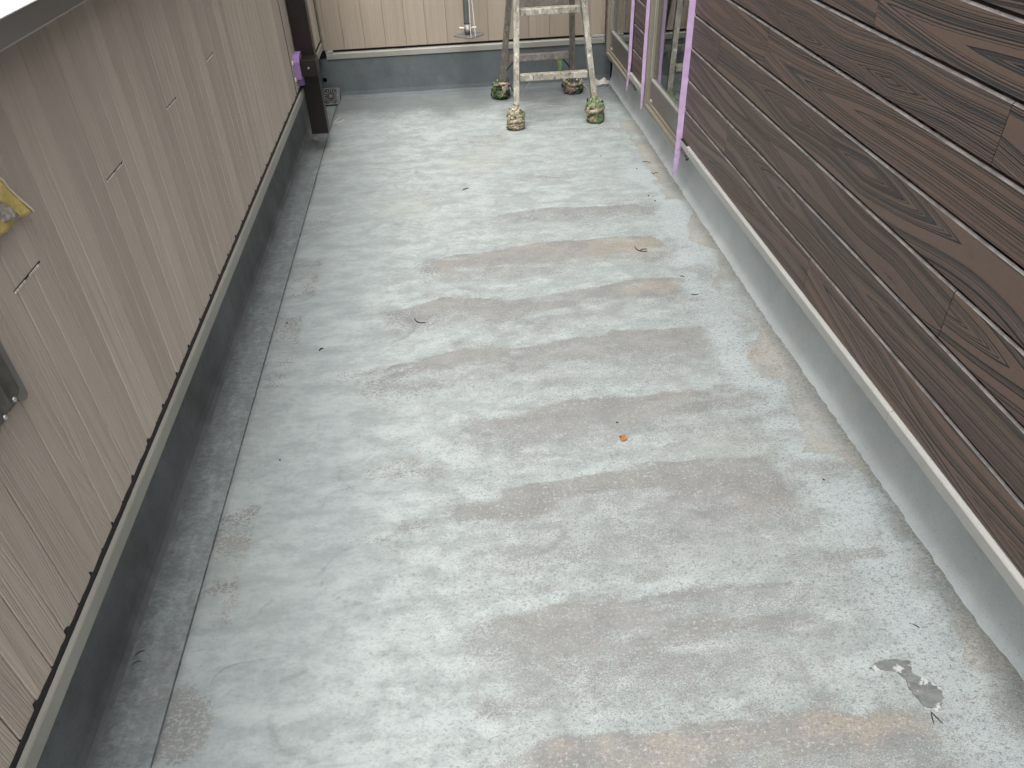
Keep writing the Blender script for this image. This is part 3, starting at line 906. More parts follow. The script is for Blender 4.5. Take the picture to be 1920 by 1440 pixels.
# ------------------------------------------------------------------ house wall on the right
hw = thing('house_wall', (1.3, 2.3, 0), 'tall house wall clad in dark brown wood-grain boards along the right side', 'wall')
XW = 1.213
ROWP = 0.1497
mb = MB()
mb.box(XW + 0.0165, 1.42, YN, 3.88, 0.30, 3.3)
mb.box(XW + 0.0165, 1.42, 4.70, 5.115, 0.30, 3.3)
mb.box(XW + 0.0165, 1.42, 5.91, 6.23, 0.30, 3.3)
mb.box(XW + 0.0165, 1.42, 3.88, 4.70, 2.31, 3.3)
mb.box(XW + 0.0165, 1.42, 5.115, 5.91, 2.31, 3.3)
part('wall_core', mb, M_CORE, hw)

rowj = {1: [2.300], 2: [3.267, 0.30], 3: [1.550], 4: [3.511, 0.62], 5: [2.985, 0.10], 6: [1.584], 7: [2.243], 8: [3.1, 0.9], 9: [1.9], 10: [2.7, 0.4], 11: [1.4], 12: [3.2, 1.0], 13: [2.1], 14: [2.9, 0.6], 15: [1.6]}
def hplank(y0, y1, z0, z1):
    b = MB()
    g = 0.0015
    b.prism([(XW, z0 + 0.0025), (XW, z1 - 0.0130), (XW + 0.0052, z1 - 0.0075), (XW + 0.016, z1 - 0.0085), (XW + 0.016, z0 + 0.0025)], y0 + g, y1 - g)
    return b
pr_ = random.Random(17)
for row in range(1, 16):
    z1 = 0.4745 + ROWP * (row - 1)
    z0 = 0.326 if row == 1 else z1 - ROWP
    segs = []
    js = sorted(j * 0.987 for j in rowj[row] if -1.4 < j < 3.9)
    e = [YN] + js + [3.872]
    segs += list(zip(e[:-1], e[1:]))
    segs.append((4.705, 5.100))
    for (a, b_) in segs:
        bb = hplank(a, b_, z0, z1)
        bo = bb.build('siding_board', M_PLANK, hw, origin=(XW, (a + b_) / 2 + pr_.uniform(-.3, .3), (z0 + z1) / 2))
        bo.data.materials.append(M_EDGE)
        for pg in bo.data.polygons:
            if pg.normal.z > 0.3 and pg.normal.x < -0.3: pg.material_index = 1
for (a, b_) in ((5.915, 6.04),):
    for row in range(1, 16):
        z1 = 0.4745 + ROWP * (row - 1)
        z0 = 0.326 if row == 1 else z1 - ROWP
        hplank(a, b_, z0, z1).build('siding_board', M_PLANK, hw, origin=(XW, (a + b_) / 2, (z0 + z1) / 2))
mb = MB()
mb.box(XW + 0.002, XW + 0.016, YN, 6.04, 2.582, 3.3)
part('upper_siding', mb, M_PLANK, hw)
# base trim in lengths
def rtrim(a, b_):
    t = MB()
    t.prism([(1.228, 0.2845), (1.2005, 0.2845), (1.1990, 0.2865), (1.1990, 0.3180), (1.2015, 0.3210), (1.2120, 0.3235), (1.228, 0.3245)], a, b_)
    return t
part('base_trim', rtrim(YN, 1.5962), M_TRIM, hw)
part('base_trim', rtrim(1.5980, 3.745), M_TRIM, hw)
part('base_trim', rtrim(4.70, 5.10), M_TRIM, hw)
# dark notch and lowered flashing at the window corner
mb = MB()
mb.box(1.203, 1.228, 3.7465, 3.86, 0.286, 0.3165, 0.002)
part('trim_end_flashing', mb, M_TRIM, hw)
mb = MB()
mb.box(1.2045, 1.2125, 3.75, 3.86, 0.3168, 0.3225)
part('sealant', mb, M_CAULK, hw)
for yy in (3.83, 5.06):
    mb = MB()
    mb.box(1.212, 1.246, yy - 0.035, yy + 0.03, 0.243, 0.278, 0.004)
    mb.tube([(1.222, yy - 0.05, 0.262), (1.214, yy - 0.055, 0.242), (1.222, yy - 0.045, 0.232), (1.236, yy - 0.03, 0.236)], 0.004, 6)
    part('flashing_hook', mb, M_KICK, hw)
# upstand with hand-trowelled cove
def Dx(y):
    return float(np.interp(y, [-1.4, 0.5, 0.95, 1.1, 1.45, 2.0, 2.7, 3.3, 4.9, 6.0], [1.32, 1.318, 1.299, 1.281, 1.276, 1.268, 1.256, 1.259, 1.262, 1.256]))
rr = random.Random(4)
ny = 370
vs = []; fs = []
cols = 7
for i in range(ny + 1):
    yy = YN + (6.045 - YN) * i / ny
    e_ = Dx(yy)
    d = e_ + rr.uniform(-0.0045, 0.0035)
    vs += [(d - 0.004, yy, -0.004), (d, yy, 0.0022 + rr.uniform(0, .002)), (e_ + 0.010, yy, 0.007), (e_ + 0.020, yy, 0.016), (e_ + 0.026, yy, 0.034), (e_ + 0.030, yy, 0.09), (e_ + 0.032, yy, 0.2845)]
for i in range(ny):
    for j in range(cols - 1):
        a = i * cols + j
        fs.append((a, a + cols, a + cols + 1, a + 1))
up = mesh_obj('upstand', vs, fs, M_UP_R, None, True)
up.parent = hw
up.matrix_parent_inverse = hw.matrix_basis.inverted()
mb = MB()
mb.box(1.352, 1.42, YN, 6.2, -0.05, 0.2995)
mb.box(1.2285, 1.36, YN, 6.2, 0.2855, 0.2995)
part('wall_footing', mb, M_UP_R, hw)

# balcony windows
def window(y0, y1, label):
    """sliding balcony window, frame proud of the siding; y0 near jamb, y1 far jamb"""
    z0, z1 = 0.236, 2.295
    xf = 1.200
    w = bpy.data.objects.new('window', None)
    w.empty_display_size = 0.1
    C.objects.link(w)
    w.location = (xf, (y0 + y1) / 2, z0)
    w.parent = hw
    w.matrix_parent_inverse = hw.matrix_basis.inverted()
    w['label'] = label
    bpy.context.view_layer.update()
    def wpart(name, mb_, mat, lab=None):
        o = mb_.build(name, mat)
        o.parent = w
        o.matrix_parent_inverse = w.matrix_world.inverted()
        if lab: o['label'] = lab
        return o
    f = MB()
    f.box(xf, 1.30, y1 - 0.034, y1, z0, z1, 0.002)          # far jamb
    f.box(xf, 1.30, y0, y0 + 0.034, z0, z1, 0.002)          # near jamb
    f.box(xf, 1.30, y0 + 0.0345, y1 - 0.0345, z0, z0 + 0.024, 0.002)
    f.box(xf + 0.016, 1.30, y0 + 0.0345, y1 - 0.0345, z0 + 0.0242, z0 + 0.040, 0.001)
    f.box(xf, 1.30, y0 + 0.0345, y1 - 0.0345, z1 - 0.03, z1, 0.002)
    wpart('frame', f, M_FRAME)
    s = MB()
    xs_ = xf + 0.026
    s.box(xs_, xs_ + 0.03, y1 - 0.062, y1 - 0.0345, z0 + 0.0405, z1 - 0.031, 0.003)
    s.box(xs_, xs_ + 0.03, y0 + 0.0345, y0 + 0.062, z0 + 0.0405, z1 - 0.031, 0.003)
    s.box(xs_, xs_ + 0.03, y0 + 0.0625, y1 - 0.0625, z1 - 0.075, z1 - 0.031, 0.003)
    wpart('sash', s, M_FRAME)
    e = MB()
    e.box(xs_ - 0.004, xs_ - 0.0002, y1 - 0.052, y1 - 0.044, z0 + 0.18, z1 - 0.08, 0.001)
    e.box(xs_ - 0.003, xs_ + 0.012, y0 + 0.0635, y1 - 0.0635, z0 + 0.163, z0 + 0.177, 0.002)
    wpart('glazing_bead', e, M_SASH)
    k = MB()
    k.box(xs_ + 0.001, xs_ + 0.026, y0 + 0.0625, y1 - 0.0625, z0 + 0.0405, z0 + 0.1625, 0.002)
    wpart('kick_panel', k, M_KICK)
    c = MB()
    c.box(xs_ - 0.004, xs_ - 0.0005, y1 - 0.115, y1 - 0.07, z0 + 0.050, z0 + 0.062, 0.001)
    wpart('drain_cap', c, M_NUT)
    g = MB()
    g.box(xs_ + 0.010, xs_ + 0.015, y0 + 0.0622, y1 - 0.0622, z0 + 0.178, z1 - 0.0755)
    wpart('pane', g, M_GLASS)
    gk = MB()
    gk.box(xf + 0.012, 1.245, y0 - 0.028, y0 - 0.0008, z0 + 0.05, z1, 0.003)
    gk.box(xf + 0.025, 1.245, y1 + 0.0008, y1 + 0.012, z0 + 0.05, z1, 0.003)
    wpart('gasket', gk, M_GASKET)
    rm = MB()   # dim interior behind the glass
    rm.box(1.75, 1.76, y0 - 0.3, y1 + 0.3, 0.2, 2.5)
    rm.box(1.301, 1.75, y0 - 0.31, y0 - 0.3, 0.2, 2.5)
    rm.box(1.301, 1.75, y1 + 0.3, y1 + 0.31, 0.2, 2.5)
    rm.box(1.301, 1.75, y0 - 0.3, y1 + 0.3, 0.22, 0.235)
    rm.box(1.301, 1.75, y0 - 0.3, y1 + 0.3, 2.49, 2.5)
    wpart('room_recess', rm, M_ROOM)
    return w
window(3.905, 4.685, 'nearer balcony window, ladder mirrored in its glass')
window(5.130, 5.898, 'far balcony window beside the end wall corner')

# ------------------------------------------------------------------ post and taped bracket
post = thing('wall_post', (-0.822, 4.955, 0.118), 'dark brown square metal post hung on the parapet in the far left corner', 'post')
mb = MB()
mb.box(-0.874, -0.770, 4.915, 4.995, 0.118, 3.2, 0.003)
part('shaft', mb, M_POST, post)
mb = MB()
mb.box(-0.871, -0.773, 4.918, 4.992, 0.1172, 0.1178)
part('base_cap', mb, M_CAULK, post)
mb = MB()
mb.box(-0.8455, -0.752, 4.800, 4.9145, 0.498, 0.592, 0.003)
part('bracket_sleeve', mb, M_POST, post)
mb = MB()
mb.tube([(-0.800, 4.801, 0.548), (-0.800, 4.7955, 0.548)], 0.006, 10)
part('screw', mb, M_SCREW, post)
br = thing('taped_bracket', (-0.88, 4.85, 0.5), 'purple tape wrapped bracket joining the dark post to the beige parapet', 'bracket')
mb = MB()
mb.prism([(4.775, 0.492), (4.910, 0.492), (4.910, 0.618), (4.845, 0.618), (4.775, 0.585)], -0.8842, -0.8462, 'x')
part('taped_plate', mb, M_PURPLE, br)
mb = MB()
mb.prism([(4.850, 0.436), (4.905, 0.425), (4.905, 0.4915), (4.830, 0.4915)], -0.8842, -0.855, 'x')
part('tape_flap', mb, M_PURPLE, br)
for (yy, zz) in ((4.770, 0.590), (4.766, 0.497)):
    mb = MB()
    mb.box(-0.8848, -0.878, yy - .006, yy + .004, zz - .012, zz + .010, 0.002)
    part('sealant_blob', mb, M_CREAM, br)

# ------------------------------------------------------------------ scaffold pole with base plate
pole = thing('scaffold_pole', (0.195, 5.79, 0.45), 'galvanised scaffold pole on a square foot plate hanging before the beige end wall', 'pole')
mb = MB()
mb.tube([(0.186, 5.79, 0.53), (0.186, 5.79, 3.2)], 0.0243, 24)
part('tube', mb, M_ZINC, pole, True)
mb = MB()
mb.tube([(0.186, 5.79, 0.53), (0.186, 5.79, 0.524)], 0.0252, 24)
part('tube_rim', mb, M_GASKET, pole, True)
mb = MB()
mb.tube([(0.186, 5.79, 0.456), (0.186, 5.79, 0.470), (0.186, 5.79, 0.471), (0.186, 5.79, 0.495), (0.186, 5.79, 0.496), (0.186, 5.79, 0.523)], [0.021, 0.021, 0.027, 0.028, 0.0262, 0.0262], 24)
part('jack_collar', mb, M_ZINC_D, pole, True)
for sx in (-1, 1):
    mb = MB()
    mb.tube([(0.186 + sx * 0.025, 5.785, 0.496), (0.186 + sx * 0.04, 5.782, 0.499), (0.186 + sx * 0.055, 5.78, 0.500), (0.186 + sx * 0.060, 5.78, 0.500)], [0.006, 0.008, 0.0085, 0.005], 10)
    part('wing_handle', mb, M_NUT, pole, True)
bm = bmesh.new()
bmesh.ops.create_cube(bm, size=1)
bmesh.ops.scale(bm, vec=(0.166, 0.166, 0.006), verts=bm.verts)
bmesh.ops.bevel(bm, geom=[e for e in bm.edges if abs(e.verts[0].co.z - e.verts[1].co.z) > 0.001], offset=0.012, segments=3, affect='EDGES')
mb = MB()
mb.bm(bm, Matrix.Translation((0.191, 5.79, 0.4505)) @ Matrix.Rotation(math.radians(47), 4, 'Z'))
part('foot_plate', mb, M_ZINC_D, pole)
mb = MB()
mb.box(0.15, 0.222, 5.80, 6.044, 2.2, 2.24, 0.003)
part('wall_tie', mb, M_ZINC_D, pole)
cord = MB()
cord.tube([(0.200, 5.757, 3.1), (0.205, 5.756, 1.2), (0.204, 5.7375, 0.75), (0.202, 5.712, 0.52), (0.203, 5.702, 0.455), (0.206, 5.703, 0.447)], 0.0028, 6)
tag(cord.build('cord', M_CORD, smooth=True), 'thin white cord hanging down the front of the scaffold pole, leftmost of two', 'cord', 'cords hanging on the scaffold pole')
cord = MB()
cord.tube([(0.212, 5.757, 3.1), (0.218, 5.754, 1.2), (0.222, 5.735, 0.75), (0.231, 5.712, 0.52), (0.234, 5.715, 0.455), (0.232, 5.718, 0.447)], 0.0028, 6)
tag(cord.build('cord', M_CORD, smooth=True), 'thin white cord slanting to the foot plate right of the other cord', 'cord', 'cords hanging on the scaffold pole')

# ------------------------------------------------------------------ drain grate
dr = thing('drain_grate', (-0.885, 5.93, 0.0), 'square corner drain grate with radial slots at the far left', 'drain')
def grate():
    e1 = Vector((1, 0, 0))
    e2 = Vector((0, 0.118, 0.088)).normalized()
    nrm = e1.cross(e2).normalized()
    if nrm.z < 0: nrm = -nrm
    c = Vector((-0.866, 5.940, 0.046))
    hw_ = 0.054; hh = 0.074
    def P(a, b, h=0.0): return c + e1 * a + e2 * b + nrm * h
    back = MB()
    back.add([P(-hw_, -hh, -0.008), P(hw_, -hh, -0.008), P(hw_, hh, -0.008), P(-hw_, hh, -0.008), P(-hw_, -hh, -0.006), P(hw_, -hh, -0.006), P(hw_, hh, -0.006), P(-hw_, hh, -0.006)],
             [(0, 3, 2, 1), (4, 5, 6, 7), (0, 1, 5, 4), (1, 2, 6, 5), (2, 3, 7, 6), (3, 0, 4, 7)])
    part('drain_well', back, M_HOLE, dr)
    g = MB()
    n = 16
    for k in range(n):
        a0 = 2 * math.pi * k / n; a1 = 2 * math.pi * (k + 1) / n
        pts = []
        for (rr_, gap) in ((0.013, 0.0024), (0.050, 0.0036)):
            da = math.asin(gap / rr_)
            pts.append((a0 + da, a1 - da, rr_))
        q = []
        for hh_ in (-0.003, 0.003):
            for (b0, b1, rr_) in pts:
                q.append(P(math.cos(b0) * rr_, math.sin(b0) * rr_ * 1.32, hh_))
                q.append(P(math.cos(b1) * rr_, math.sin(b1) * rr_ * 1.32, hh_))
        g.add(q, [(0, 1, 3, 2), (4, 6, 7, 5), (0, 2, 6, 4), (1, 5, 7, 3), (0, 4, 5, 1), (2, 3, 7, 6)])
    hub = bmesh.new()
    g.tube([P(0, 0, -0.004), P(0, 0, 0.004)], 0.014, 14)
    part('grate_bars', g, M_DRAIN, dr)
    f = MB()
    t = 0.010
    f.obox(P(-hw_, -hh + t / 2), P(hw_, -hh + t / 2), t, 0.008, side=e2)
    f.obox(P(-hw_, hh - t / 2), P(hw_, hh - t / 2), t, 0.008, side=e2)
    f.obox(P(-hw_ + t / 2, -hh + t), P(-hw_ + t / 2, hh - t), t, 0.008, side=e1)
    f.obox(P(hw_ - t / 2, -hh + t), P(hw_ - t / 2, hh - t), t, 0.008, side=e1)
    # corner gussets
    for sx in (-1, 1):
        for sy in (-1, 1):
            f.obox(P(sx * (hw_ - 0.002), sy * (hh - 0.03), 0), P(sx * (hw_ - 0.022), sy * (hh - 0.002), 0), 0.010, 0.006, side=e1)
    part('rim', f, M_DRAIN, dr)
    k = MB()
    lo = P(-hw_ - .01, -hh - .006, -0.01); hi = P(hw_ + .01, hh + .006, -0.01)
    k.add([(lo.x, lo.y, -0.02), (hi.x, lo.y, -0.02), (hi.x, 6.03, -0.02), (lo.x, 6.03, -0.02), (lo.x, lo.y, lo.z), (hi.x, lo.y, lo.z), (hi.x, hi.y, hi.z), (lo.x, hi.y, hi.z)],
          [(0, 3, 2, 1), (4, 5, 6, 7), (0, 1, 5, 4), (1, 2, 6, 5), (2, 3, 7, 6), (3, 0, 4, 7)])
    part('seat', k, M_UP_B, dr)
grate()

# ------------------------------------------------------------------ stepladder
lad = thing('stepladder', (0.69, 5.45, 0), 'paint splashed aluminium stepladder standing with its feet wrapped in rags', 'ladder')
TF = 0.25
def FP(x, z, dy=0.0): return Vector((x, 5.11 + TF * z + dy, z))
def BP(x, z, dy=0.0): return Vector((x, 5.80 - TF * z + dy, z))
def lx(s, z):   # front stiles
    return 0.447 + 0.055 * z if s < 0 else 0.999 - 0.104 * z
def bxs(s, z):
    return 0.398 + 0.105 * z if s < 0 else 0.942 - 0.063 * z
ZT = 1.32
for s in (-1, 1):
    mb = MB()
    mb.obox(FP(lx(s, 0.035), 0.035), FP(lx(s, ZT), ZT), 0.036, 0.026, side=(1, 0, 0), c=0.004)
    sx = -s
    mb.obox(FP(lx(s, 0.035) - s * 0.0165, 0.035, 0.012), FP(lx(s, ZT) - s * 0.0165, ZT, 0.012), 0.005, 0.05, side=(1, 0, 0))
    part('front_stile', mb, M_LADF, lad)
    mb = MB()
    mb.obox(BP(bxs(s, 0.035), 0.035), BP(bxs(s, ZT), ZT), 0.038, 0.024, side=(1, 0, 0), c=0.004)
    mb.obox(BP(bxs(s, 0.035) - s * 0.0170, 0.035, -0.012), BP(bxs(s, ZT) - s * 0.0170, ZT, -0.012), 0.006, 0.045, side=(1, 0, 0))
    part('rear_stile', mb, M_LADB, lad)
def step(z, P, xf, mat, name, depth=0.052, hgt=0.04, sgn=1):
    mb = MB()
    a = P(xf(-1, z) + 0.026, z); b_ = P(xf(1, z) - 0.026, z)
    mb.box(a.x, b_.x, a.y - 0.012, a.y - 0.012 + depth, z - hgt, z, 0.004)
    for i in range(1, 4):
        mb.box(a.x + .004, b_.x - .004, a.y - 0.012 + depth * i / 4 - 0.002, a.y - 0.012 + depth * i / 4 + 0.002, z - 0.001, z + 0.0022)
    part(name, mb, mat, lad)
for z in (0.322, 0.700, 1.06):
    step(z, FP, lx, M_LADF, 'step')
for z in (0.315, 0.715, 1.06):
    step(z, BP, bxs, M_LADB, 'rear_rung', depth=0.034, hgt=0.046 if z < .5 else 0.07)
for s in (-1, 1):
    mb = MB()
    mb.obox(FP(lx(s, 0.19) - s * 0.022, 0.19, 0.004), FP(lx(s, 0.285) - s * 0.098, 0.285, 0.006), 0.004, 0.013, side=(0, 0.25, 1))
    part('brace', mb, M_ZINC_D, lad)
    mb = MB()
    mb.obox(BP(bxs(s, 0.20) - s * 0.02, 0.20, -0.006), BP(bxs(s, 0.272) - s * 0.075, 0.272, -0.006), 0.004, 0.012, side=(0, 0.25, 1))
    part('brace', mb, M_GASKET, lad)
mb = MB()
a = FP(lx(-1, ZT) - 0.02, ZT); b_ = BP(bxs(1, ZT) + 0.02, ZT)
mb.box(min(a.x, b_.x) - 0.01, max(a.x, b_.x) + 0.03, a.y - 0.03, b_.y + 0.03, ZT - 0.006, ZT + 0.03, 0.005)
part('top_cap', mb, M_LADF, lad)
for s in (-1, 1):
    mb = MB()
    z = 0.95
    mb.obox(FP(lx(s, z) + s * .026, z), BP(bxs(s, z) + s * .026, z), 0.004, 0.02, side=(1, 0, 0))
    part('spreader', mb, M_ZINC_D, lad)

def wrap(cx, cy, sx, sy, h, seed, mat, leanx=0.0, tail=None, label=None, stile=None, tie_h=0.82, cone=False, band=None):
    """rag bundle tied round a ladder foot: lumpy bag, gathered neck, loose flaps, cord"""
    r = np.random.RandomState(seed)
    nu, nv = 56, 34
    u = np.linspace(0, 2 * np.pi, nu, endpoint=False)
    t = np.linspace(0, 1, nv)
    U, T = np.meshgrid(u, t)
    prof = np.interp(T, [0, .02, .10, .3, .55, .72, .80, .88, .95, 1.0], [0.02, .76, 1.0, 1.0, .90, .66, .50, .42, .36, .30] if not cone else [0.02, .74, .96, .94, 1.0, .80, .56, .44, .34, .27])
    fold = np.zeros_like(U)
    for k in range(9):
        fr = r.randint(3, 11); ph = r.uniform(0, 6.28); tw = r.uniform(-5, 5)
        fold += r.uniform(.4, 1) * np.abs(np.sin(U * fr / 2 + ph + tw * T)) / fr * 3.0
    fold = fold / fold.max()
    n = vnoise(np.cos(U) * 2 + 5, np.sin(U) * 2 + T * 4 + 5, 1.5, 1.5, seed + 100, 4) - 0.5
    n2 = vnoise(np.cos(U) * 2 + 5, np.sin(U) * 2 + T * 4 + 9, 5, 5, seed + 200, 3) - 0.5
    amp = np.interp(T, [0, .1, .4, .8, 1], [.03, .12, .28, .38, .7])
    R = prof * (1 + amp * (fold - 0.55) + 0.75 * n + 0.42 * n2)
    # wrapped crease bands across the front
    for k in range(3):
        zc = r.uniform(.25, .7); sl = r.uniform(-.25, .25); ph = r.uniform(0, 6.28)
        R *= 1 - 0.10 * np.exp(-((T - zc - sl * np.sin(U + ph)) / .028) ** 2)
    sag = 0.10 * np.sin(U + r.uniform(0, 6.28)) * (T > .05)
    X = cx + sx * R * np.cos(U) + leanx * T
    Y = cy + sy * R * np.sin(U)
    Z = h * np.clip(T * (1 + sag * 0.3) + 0.05 * n * (T > .1) + 0.10 * n2 * np.clip((T - .85) * 7, 0, 1), 0, 1.12)
    Z[0] = 0.0005; Z[1] = np.maximum(Z[1] * .5, .001)
    vs = np.stack([X, Y, Z], -1).reshape(-1, 3).tolist()
    fs = []
    for j in range(nv - 1):
        for i in range(nu):
            i2 = (i + 1) % nu
            fs.append((j * nu + i, j * nu + i2, (j + 1) * nu + i2, (j + 1) * nu + i))
    fs.append(tuple(range(nu - 1, -1, -1)))
    mb = MB(); mb.add(vs, fs)
    # loose flaps of cloth
    for k in range(9):
        a = r.uniform(0, 6.28) if k > 2 else -1.3 + (k - 1) * 1.1
        z0 = h * r.uniform(.55, .9); L = r.uniform(.03, .06); wd = r.uniform(.010, .022)
        rad = np.interp(z0 / h, [.5, .72, .86, 1], [.9, .62, .42, .6])
        base = Vector((cx + leanx * z0 / h + sx * rad * math.cos(a), cy + sy * rad * math.sin(a), z0))
        out = Vector((math.cos(a), math.sin(a), 0)); sd = Vector((-math.sin(a), math.cos(a), 0))
        rows = 5
        v2 = []
        for q in range(rows):
            f = q / (rows - 1)
            p = base + out * (0.006 + L * 0.45 * math.sin(f * 1.9)) + Vector((0, 0, 0.014 * math.sin(f * 2.5) - L * f * f * 0.9))
            for e in (-1, 0, 1):
                p2 = p + sd * e * wd * (1 - .35 * f) + out * (0.004 * (e == 0)) + Vector((0, 0, r.uniform(-.003, .003)))
                v2.append(p2)
                v2.append(p2 - out * 0.0025)
        f2 = []
        for q in range(rows - 1):
            for e in range(2):
                a0 = (q * 3 + e) * 2; a1 = a0 + 2; b0 = a0 + 6; b1 = a1 + 6
                f2 += [(a0, a1, b1, b0), (a0 + 1, b0 + 1, b1 + 1, a1 + 1)]
        mb.add(v2, f2)
    o = part('foot_rag', mb, mat, lad, True, label)
    c = MB()
    for k in range(2):
        zc = h * (tie_h + 0.045 * k)
        c.tube([(cx + leanx * zc / h + sx * .47 * math.cos(q) * (1 + .06 * math.sin(3 * q)), cy + sy * .47 * math.sin(q), zc + .006 * math.sin(2 * q + k)) for q in [i * 2 * math.pi / 16 for i in range(17)]], 0.0032, 6, False)
    tie = c.build('tie_cord', M_CORD, smooth=True)
    tie.parent = o
    if band is not None:
        bm_, bz, br_, bt = band
        q_ = MB()
        pts = []; rads = []
        for i in range(31):
            a = i * 2 * math.pi / 30
            k_ = 0.93 + 0.05 * math.sin(3 * a + seed)
            pts.append((cx + leanx * bz + sx * k_ * math.cos(a), cy + sy * k_ * math.sin(a), h * (bz + bt * math.sin(a + seed))))
            rads.append(br_ * (0.75 + 0.35 * abs(math.sin(a * 2.5 + seed)) + 0.5 * max(0, math.cos(a + 1.57)) ** 2))
        q_.tube(pts, rads, 10, False)
        rb_ = q_.build('rag_band', bm_, smooth=True)
        rb_.parent = o
    return o
M_TANRAG = mat_wrap('tan_rag_band', (0.20, 0.165, 0.12), (0.35, 0.295, 0.22), 0.45)
GR = (0.115, 0.215, 0.075); TN = (0.44, 0.375, 0.275)
wrap(0.440, 5.110, 0.058, 0.060, 0.155, 1, mat_wrap('pale_camouflage_rag', (0.125, 0.150, 0.080), (0.36, 0.315, 0.225), 0.50), 0.008, label='tan and olive rag bundle on the front left foot', band=(M_TANRAG, .52, .009, .14))
wrap(0.992, 5.140, 0.058, 0.058, 0.172, 2, mat_wrap('light_green_rag', (0.150, 0.205, 0.105), (0.33, 0.265, 0.19), 0.55), -0.012, label='light green rag bundle on the front right foot', cone=True, band=(M_TANRAG, .50, .012, .06))
wrap(0.398, 5.790, 0.064, 0.062, 0.145, 3, mat_wrap('dark_green_rag', (0.060, 0.098, 0.046), (0.25, 0.195, 0.15), 0.53), 0.010, label='dark green rag bundle on the rear left foot', band=(M_TANRAG, .62, .008, .18))
wrap(0.952, 5.815, 0.070, 0.062, 0.115, 6, mat_wrap('brown_green_rag', (0.068, 0.108, 0.046), (0.24, 0.18, 0.135), 0.49), -0.008, label='brown and green rag bundle on the rear right foot', band=(M_TANRAG, .74, .010, .12))
# green scrap dangling below the lower rear rung
mb = MB()
vs = []; fs = []
for i in range(6):
    f = i / 5
    for e in (-1, 0, 1):
        vs.append((0.828 + e * 0.018 * (1 - .4 * f) + 0.004 * math.sin(i), 5.714 - 0.006 * abs(e) + 0.003 * math.sin(i * 1.7), 0.268 - 0.098 * f + .004 * e * f))
        vs.append((0.828 + e * 0.018 * (1 - .4 * f) + 0.004 * math.sin(i), 5.717 - 0.006 * abs(e) + 0.003 * math.sin(i * 1.7), 0.268 - 0.098 * f + .004 * e * f))
for i in range(5):
    for e in range(2):
        a0 = (i * 3 + e) * 2; a1 = a0 + 2; b0 = a0 + 6; b1 = a1 + 6
        fs += [(a0, b0, b1, a1), (a0 + 1, a1 + 1, b1 + 1, b0 + 1)]
mb.add(vs, fs)
tag(mb.build('rag_scrap', M_GREEN, smooth=True), 'pale green rag scrap dangling from the rear rung of the ladder', 'rag')

# ------------------------------------------------------------------ lilac masking tape strips
def tape(cx, y, zb, zt, w, label, twist=0.0, curl=0.0, thick=0.0012, yaw=0.0):
    mb = MB()
    vs = []; fs = []
    n = 60
    rt = random.Random(int(cx * 9999))
    for i in range(n + 1):
        z = zb + (zt - zb) * (i / n) ** 1.6
        lo = max(0.0, 1 - (z - zb) / 0.20)
        a = yaw + twist * lo + 0.05 * math.sin(z * 9)
        a += rt.uniform(-.05, .05)
        ww = w * (1 - 0.30 * lo) * (1 + rt.uniform(-.05, .05))
        dx, dy = math.cos(a) * ww / 2, math.sin(a) * ww / 2
        ox = -curl * lo ** 1.5
        oy = -0.008 * lo + 0.0015 * math.sin(z * 14) + rt.uniform(-.0012, .0012)
        for sgn in (-1, 1):
            zz = z + (0.012 * sgn if i == 0 else 0)
            vs.append((cx + ox + sgn * dx, y + oy + sgn * dy, zz))
            vs.append((cx + ox + sgn * dx, y + oy + sgn * dy + thick, zz))
    for i in range(n):
        a = i * 4
        fs += [(a, a + 2, a + 6, a + 4), (a + 1, a + 5, a + 7, a + 3), (a, a + 4, a + 5, a + 1), (a + 2, a + 3, a + 7, a + 6)]
    fs += [(0, 1, 3, 2), (n * 4, n * 4 + 2, n * 4 + 3, n * 4 + 1)]
    mb.add(vs, fs)
    o = mb.build('tape_strip', M_TAPE)
    tag(o, label, 'tape', 'lilac masking tape strips on the windows')
tape(1.200, 3.872, 0.130, 2.29, 0.036, 'wide lilac tape strip on the near jamb of the nearer window, loose end hanging', 0.3, 0.012, yaw=-0.06)
tape(1.187, 4.672, 0.222, 2.29, 0.020, 'lilac tape strip on the far jamb of the nearer window', 0.3, 0.003)
tape(1.198, 5.095, 0.205, 2.29, 0.019, 'lilac tape strip on the near jamb of the far window', 0.4, 0.014)

# ------------------------------------------------------------------ things on the parapet siding
# grey cloth with yellow hem hanging at the left edge
cl = thing('work_cloth', (-0.88, 1.48, 1.15), 'fuzzy grey cloth corner with a yellow hem hanging on the beige siding', 'cloth')
def P3(y, z, o=0.0): return (-0.878 + o, y, z)
def sheet(pts, off, thick, seed):
    """thin slab over an outline in the wall plane (fan of rings), gently cockled"""
    r = random.Random(seed)
    c = Vector((sum(p[0] for p in pts) / len(pts), sum(p[1] for p in pts) / len(pts)))
    mb = MB()
    rings = 5
    vs = []
    n = len(pts)
    for k in range(rings + 1):
        f = k / rings
        for p in pts:
            yy = c.x + (p[0] - c.x) * f; zz = c.y + (p[1] - c.y) * f
            vs.append(P3(yy, zz, off + 0.006 * math.sin(yy * 55 + seed) * math.sin(zz * 48) + r.uniform(-.0006, .0006)))
    m0 = len(vs)
    vs += [(v[0] - thick, v[1], v[2]) for v in vs[:m0]]
    fs = []
    for k in range(rings):
        for i in range(n):
            a, b_ = k * n + i, k * n + (i + 1) % n
            fs.append((a, b_, b_ + n, a + n))
            fs.append((m0 + a, m0 + a + n, m0 + b_ + n, m0 + b_))
    for i in range(n):
        a, b_ = rings * n + i, rings * n + (i + 1) % n
        fs.append((a, b_, m0 + b_, m0 + a))
    mb.add(vs, fs)
    return mb
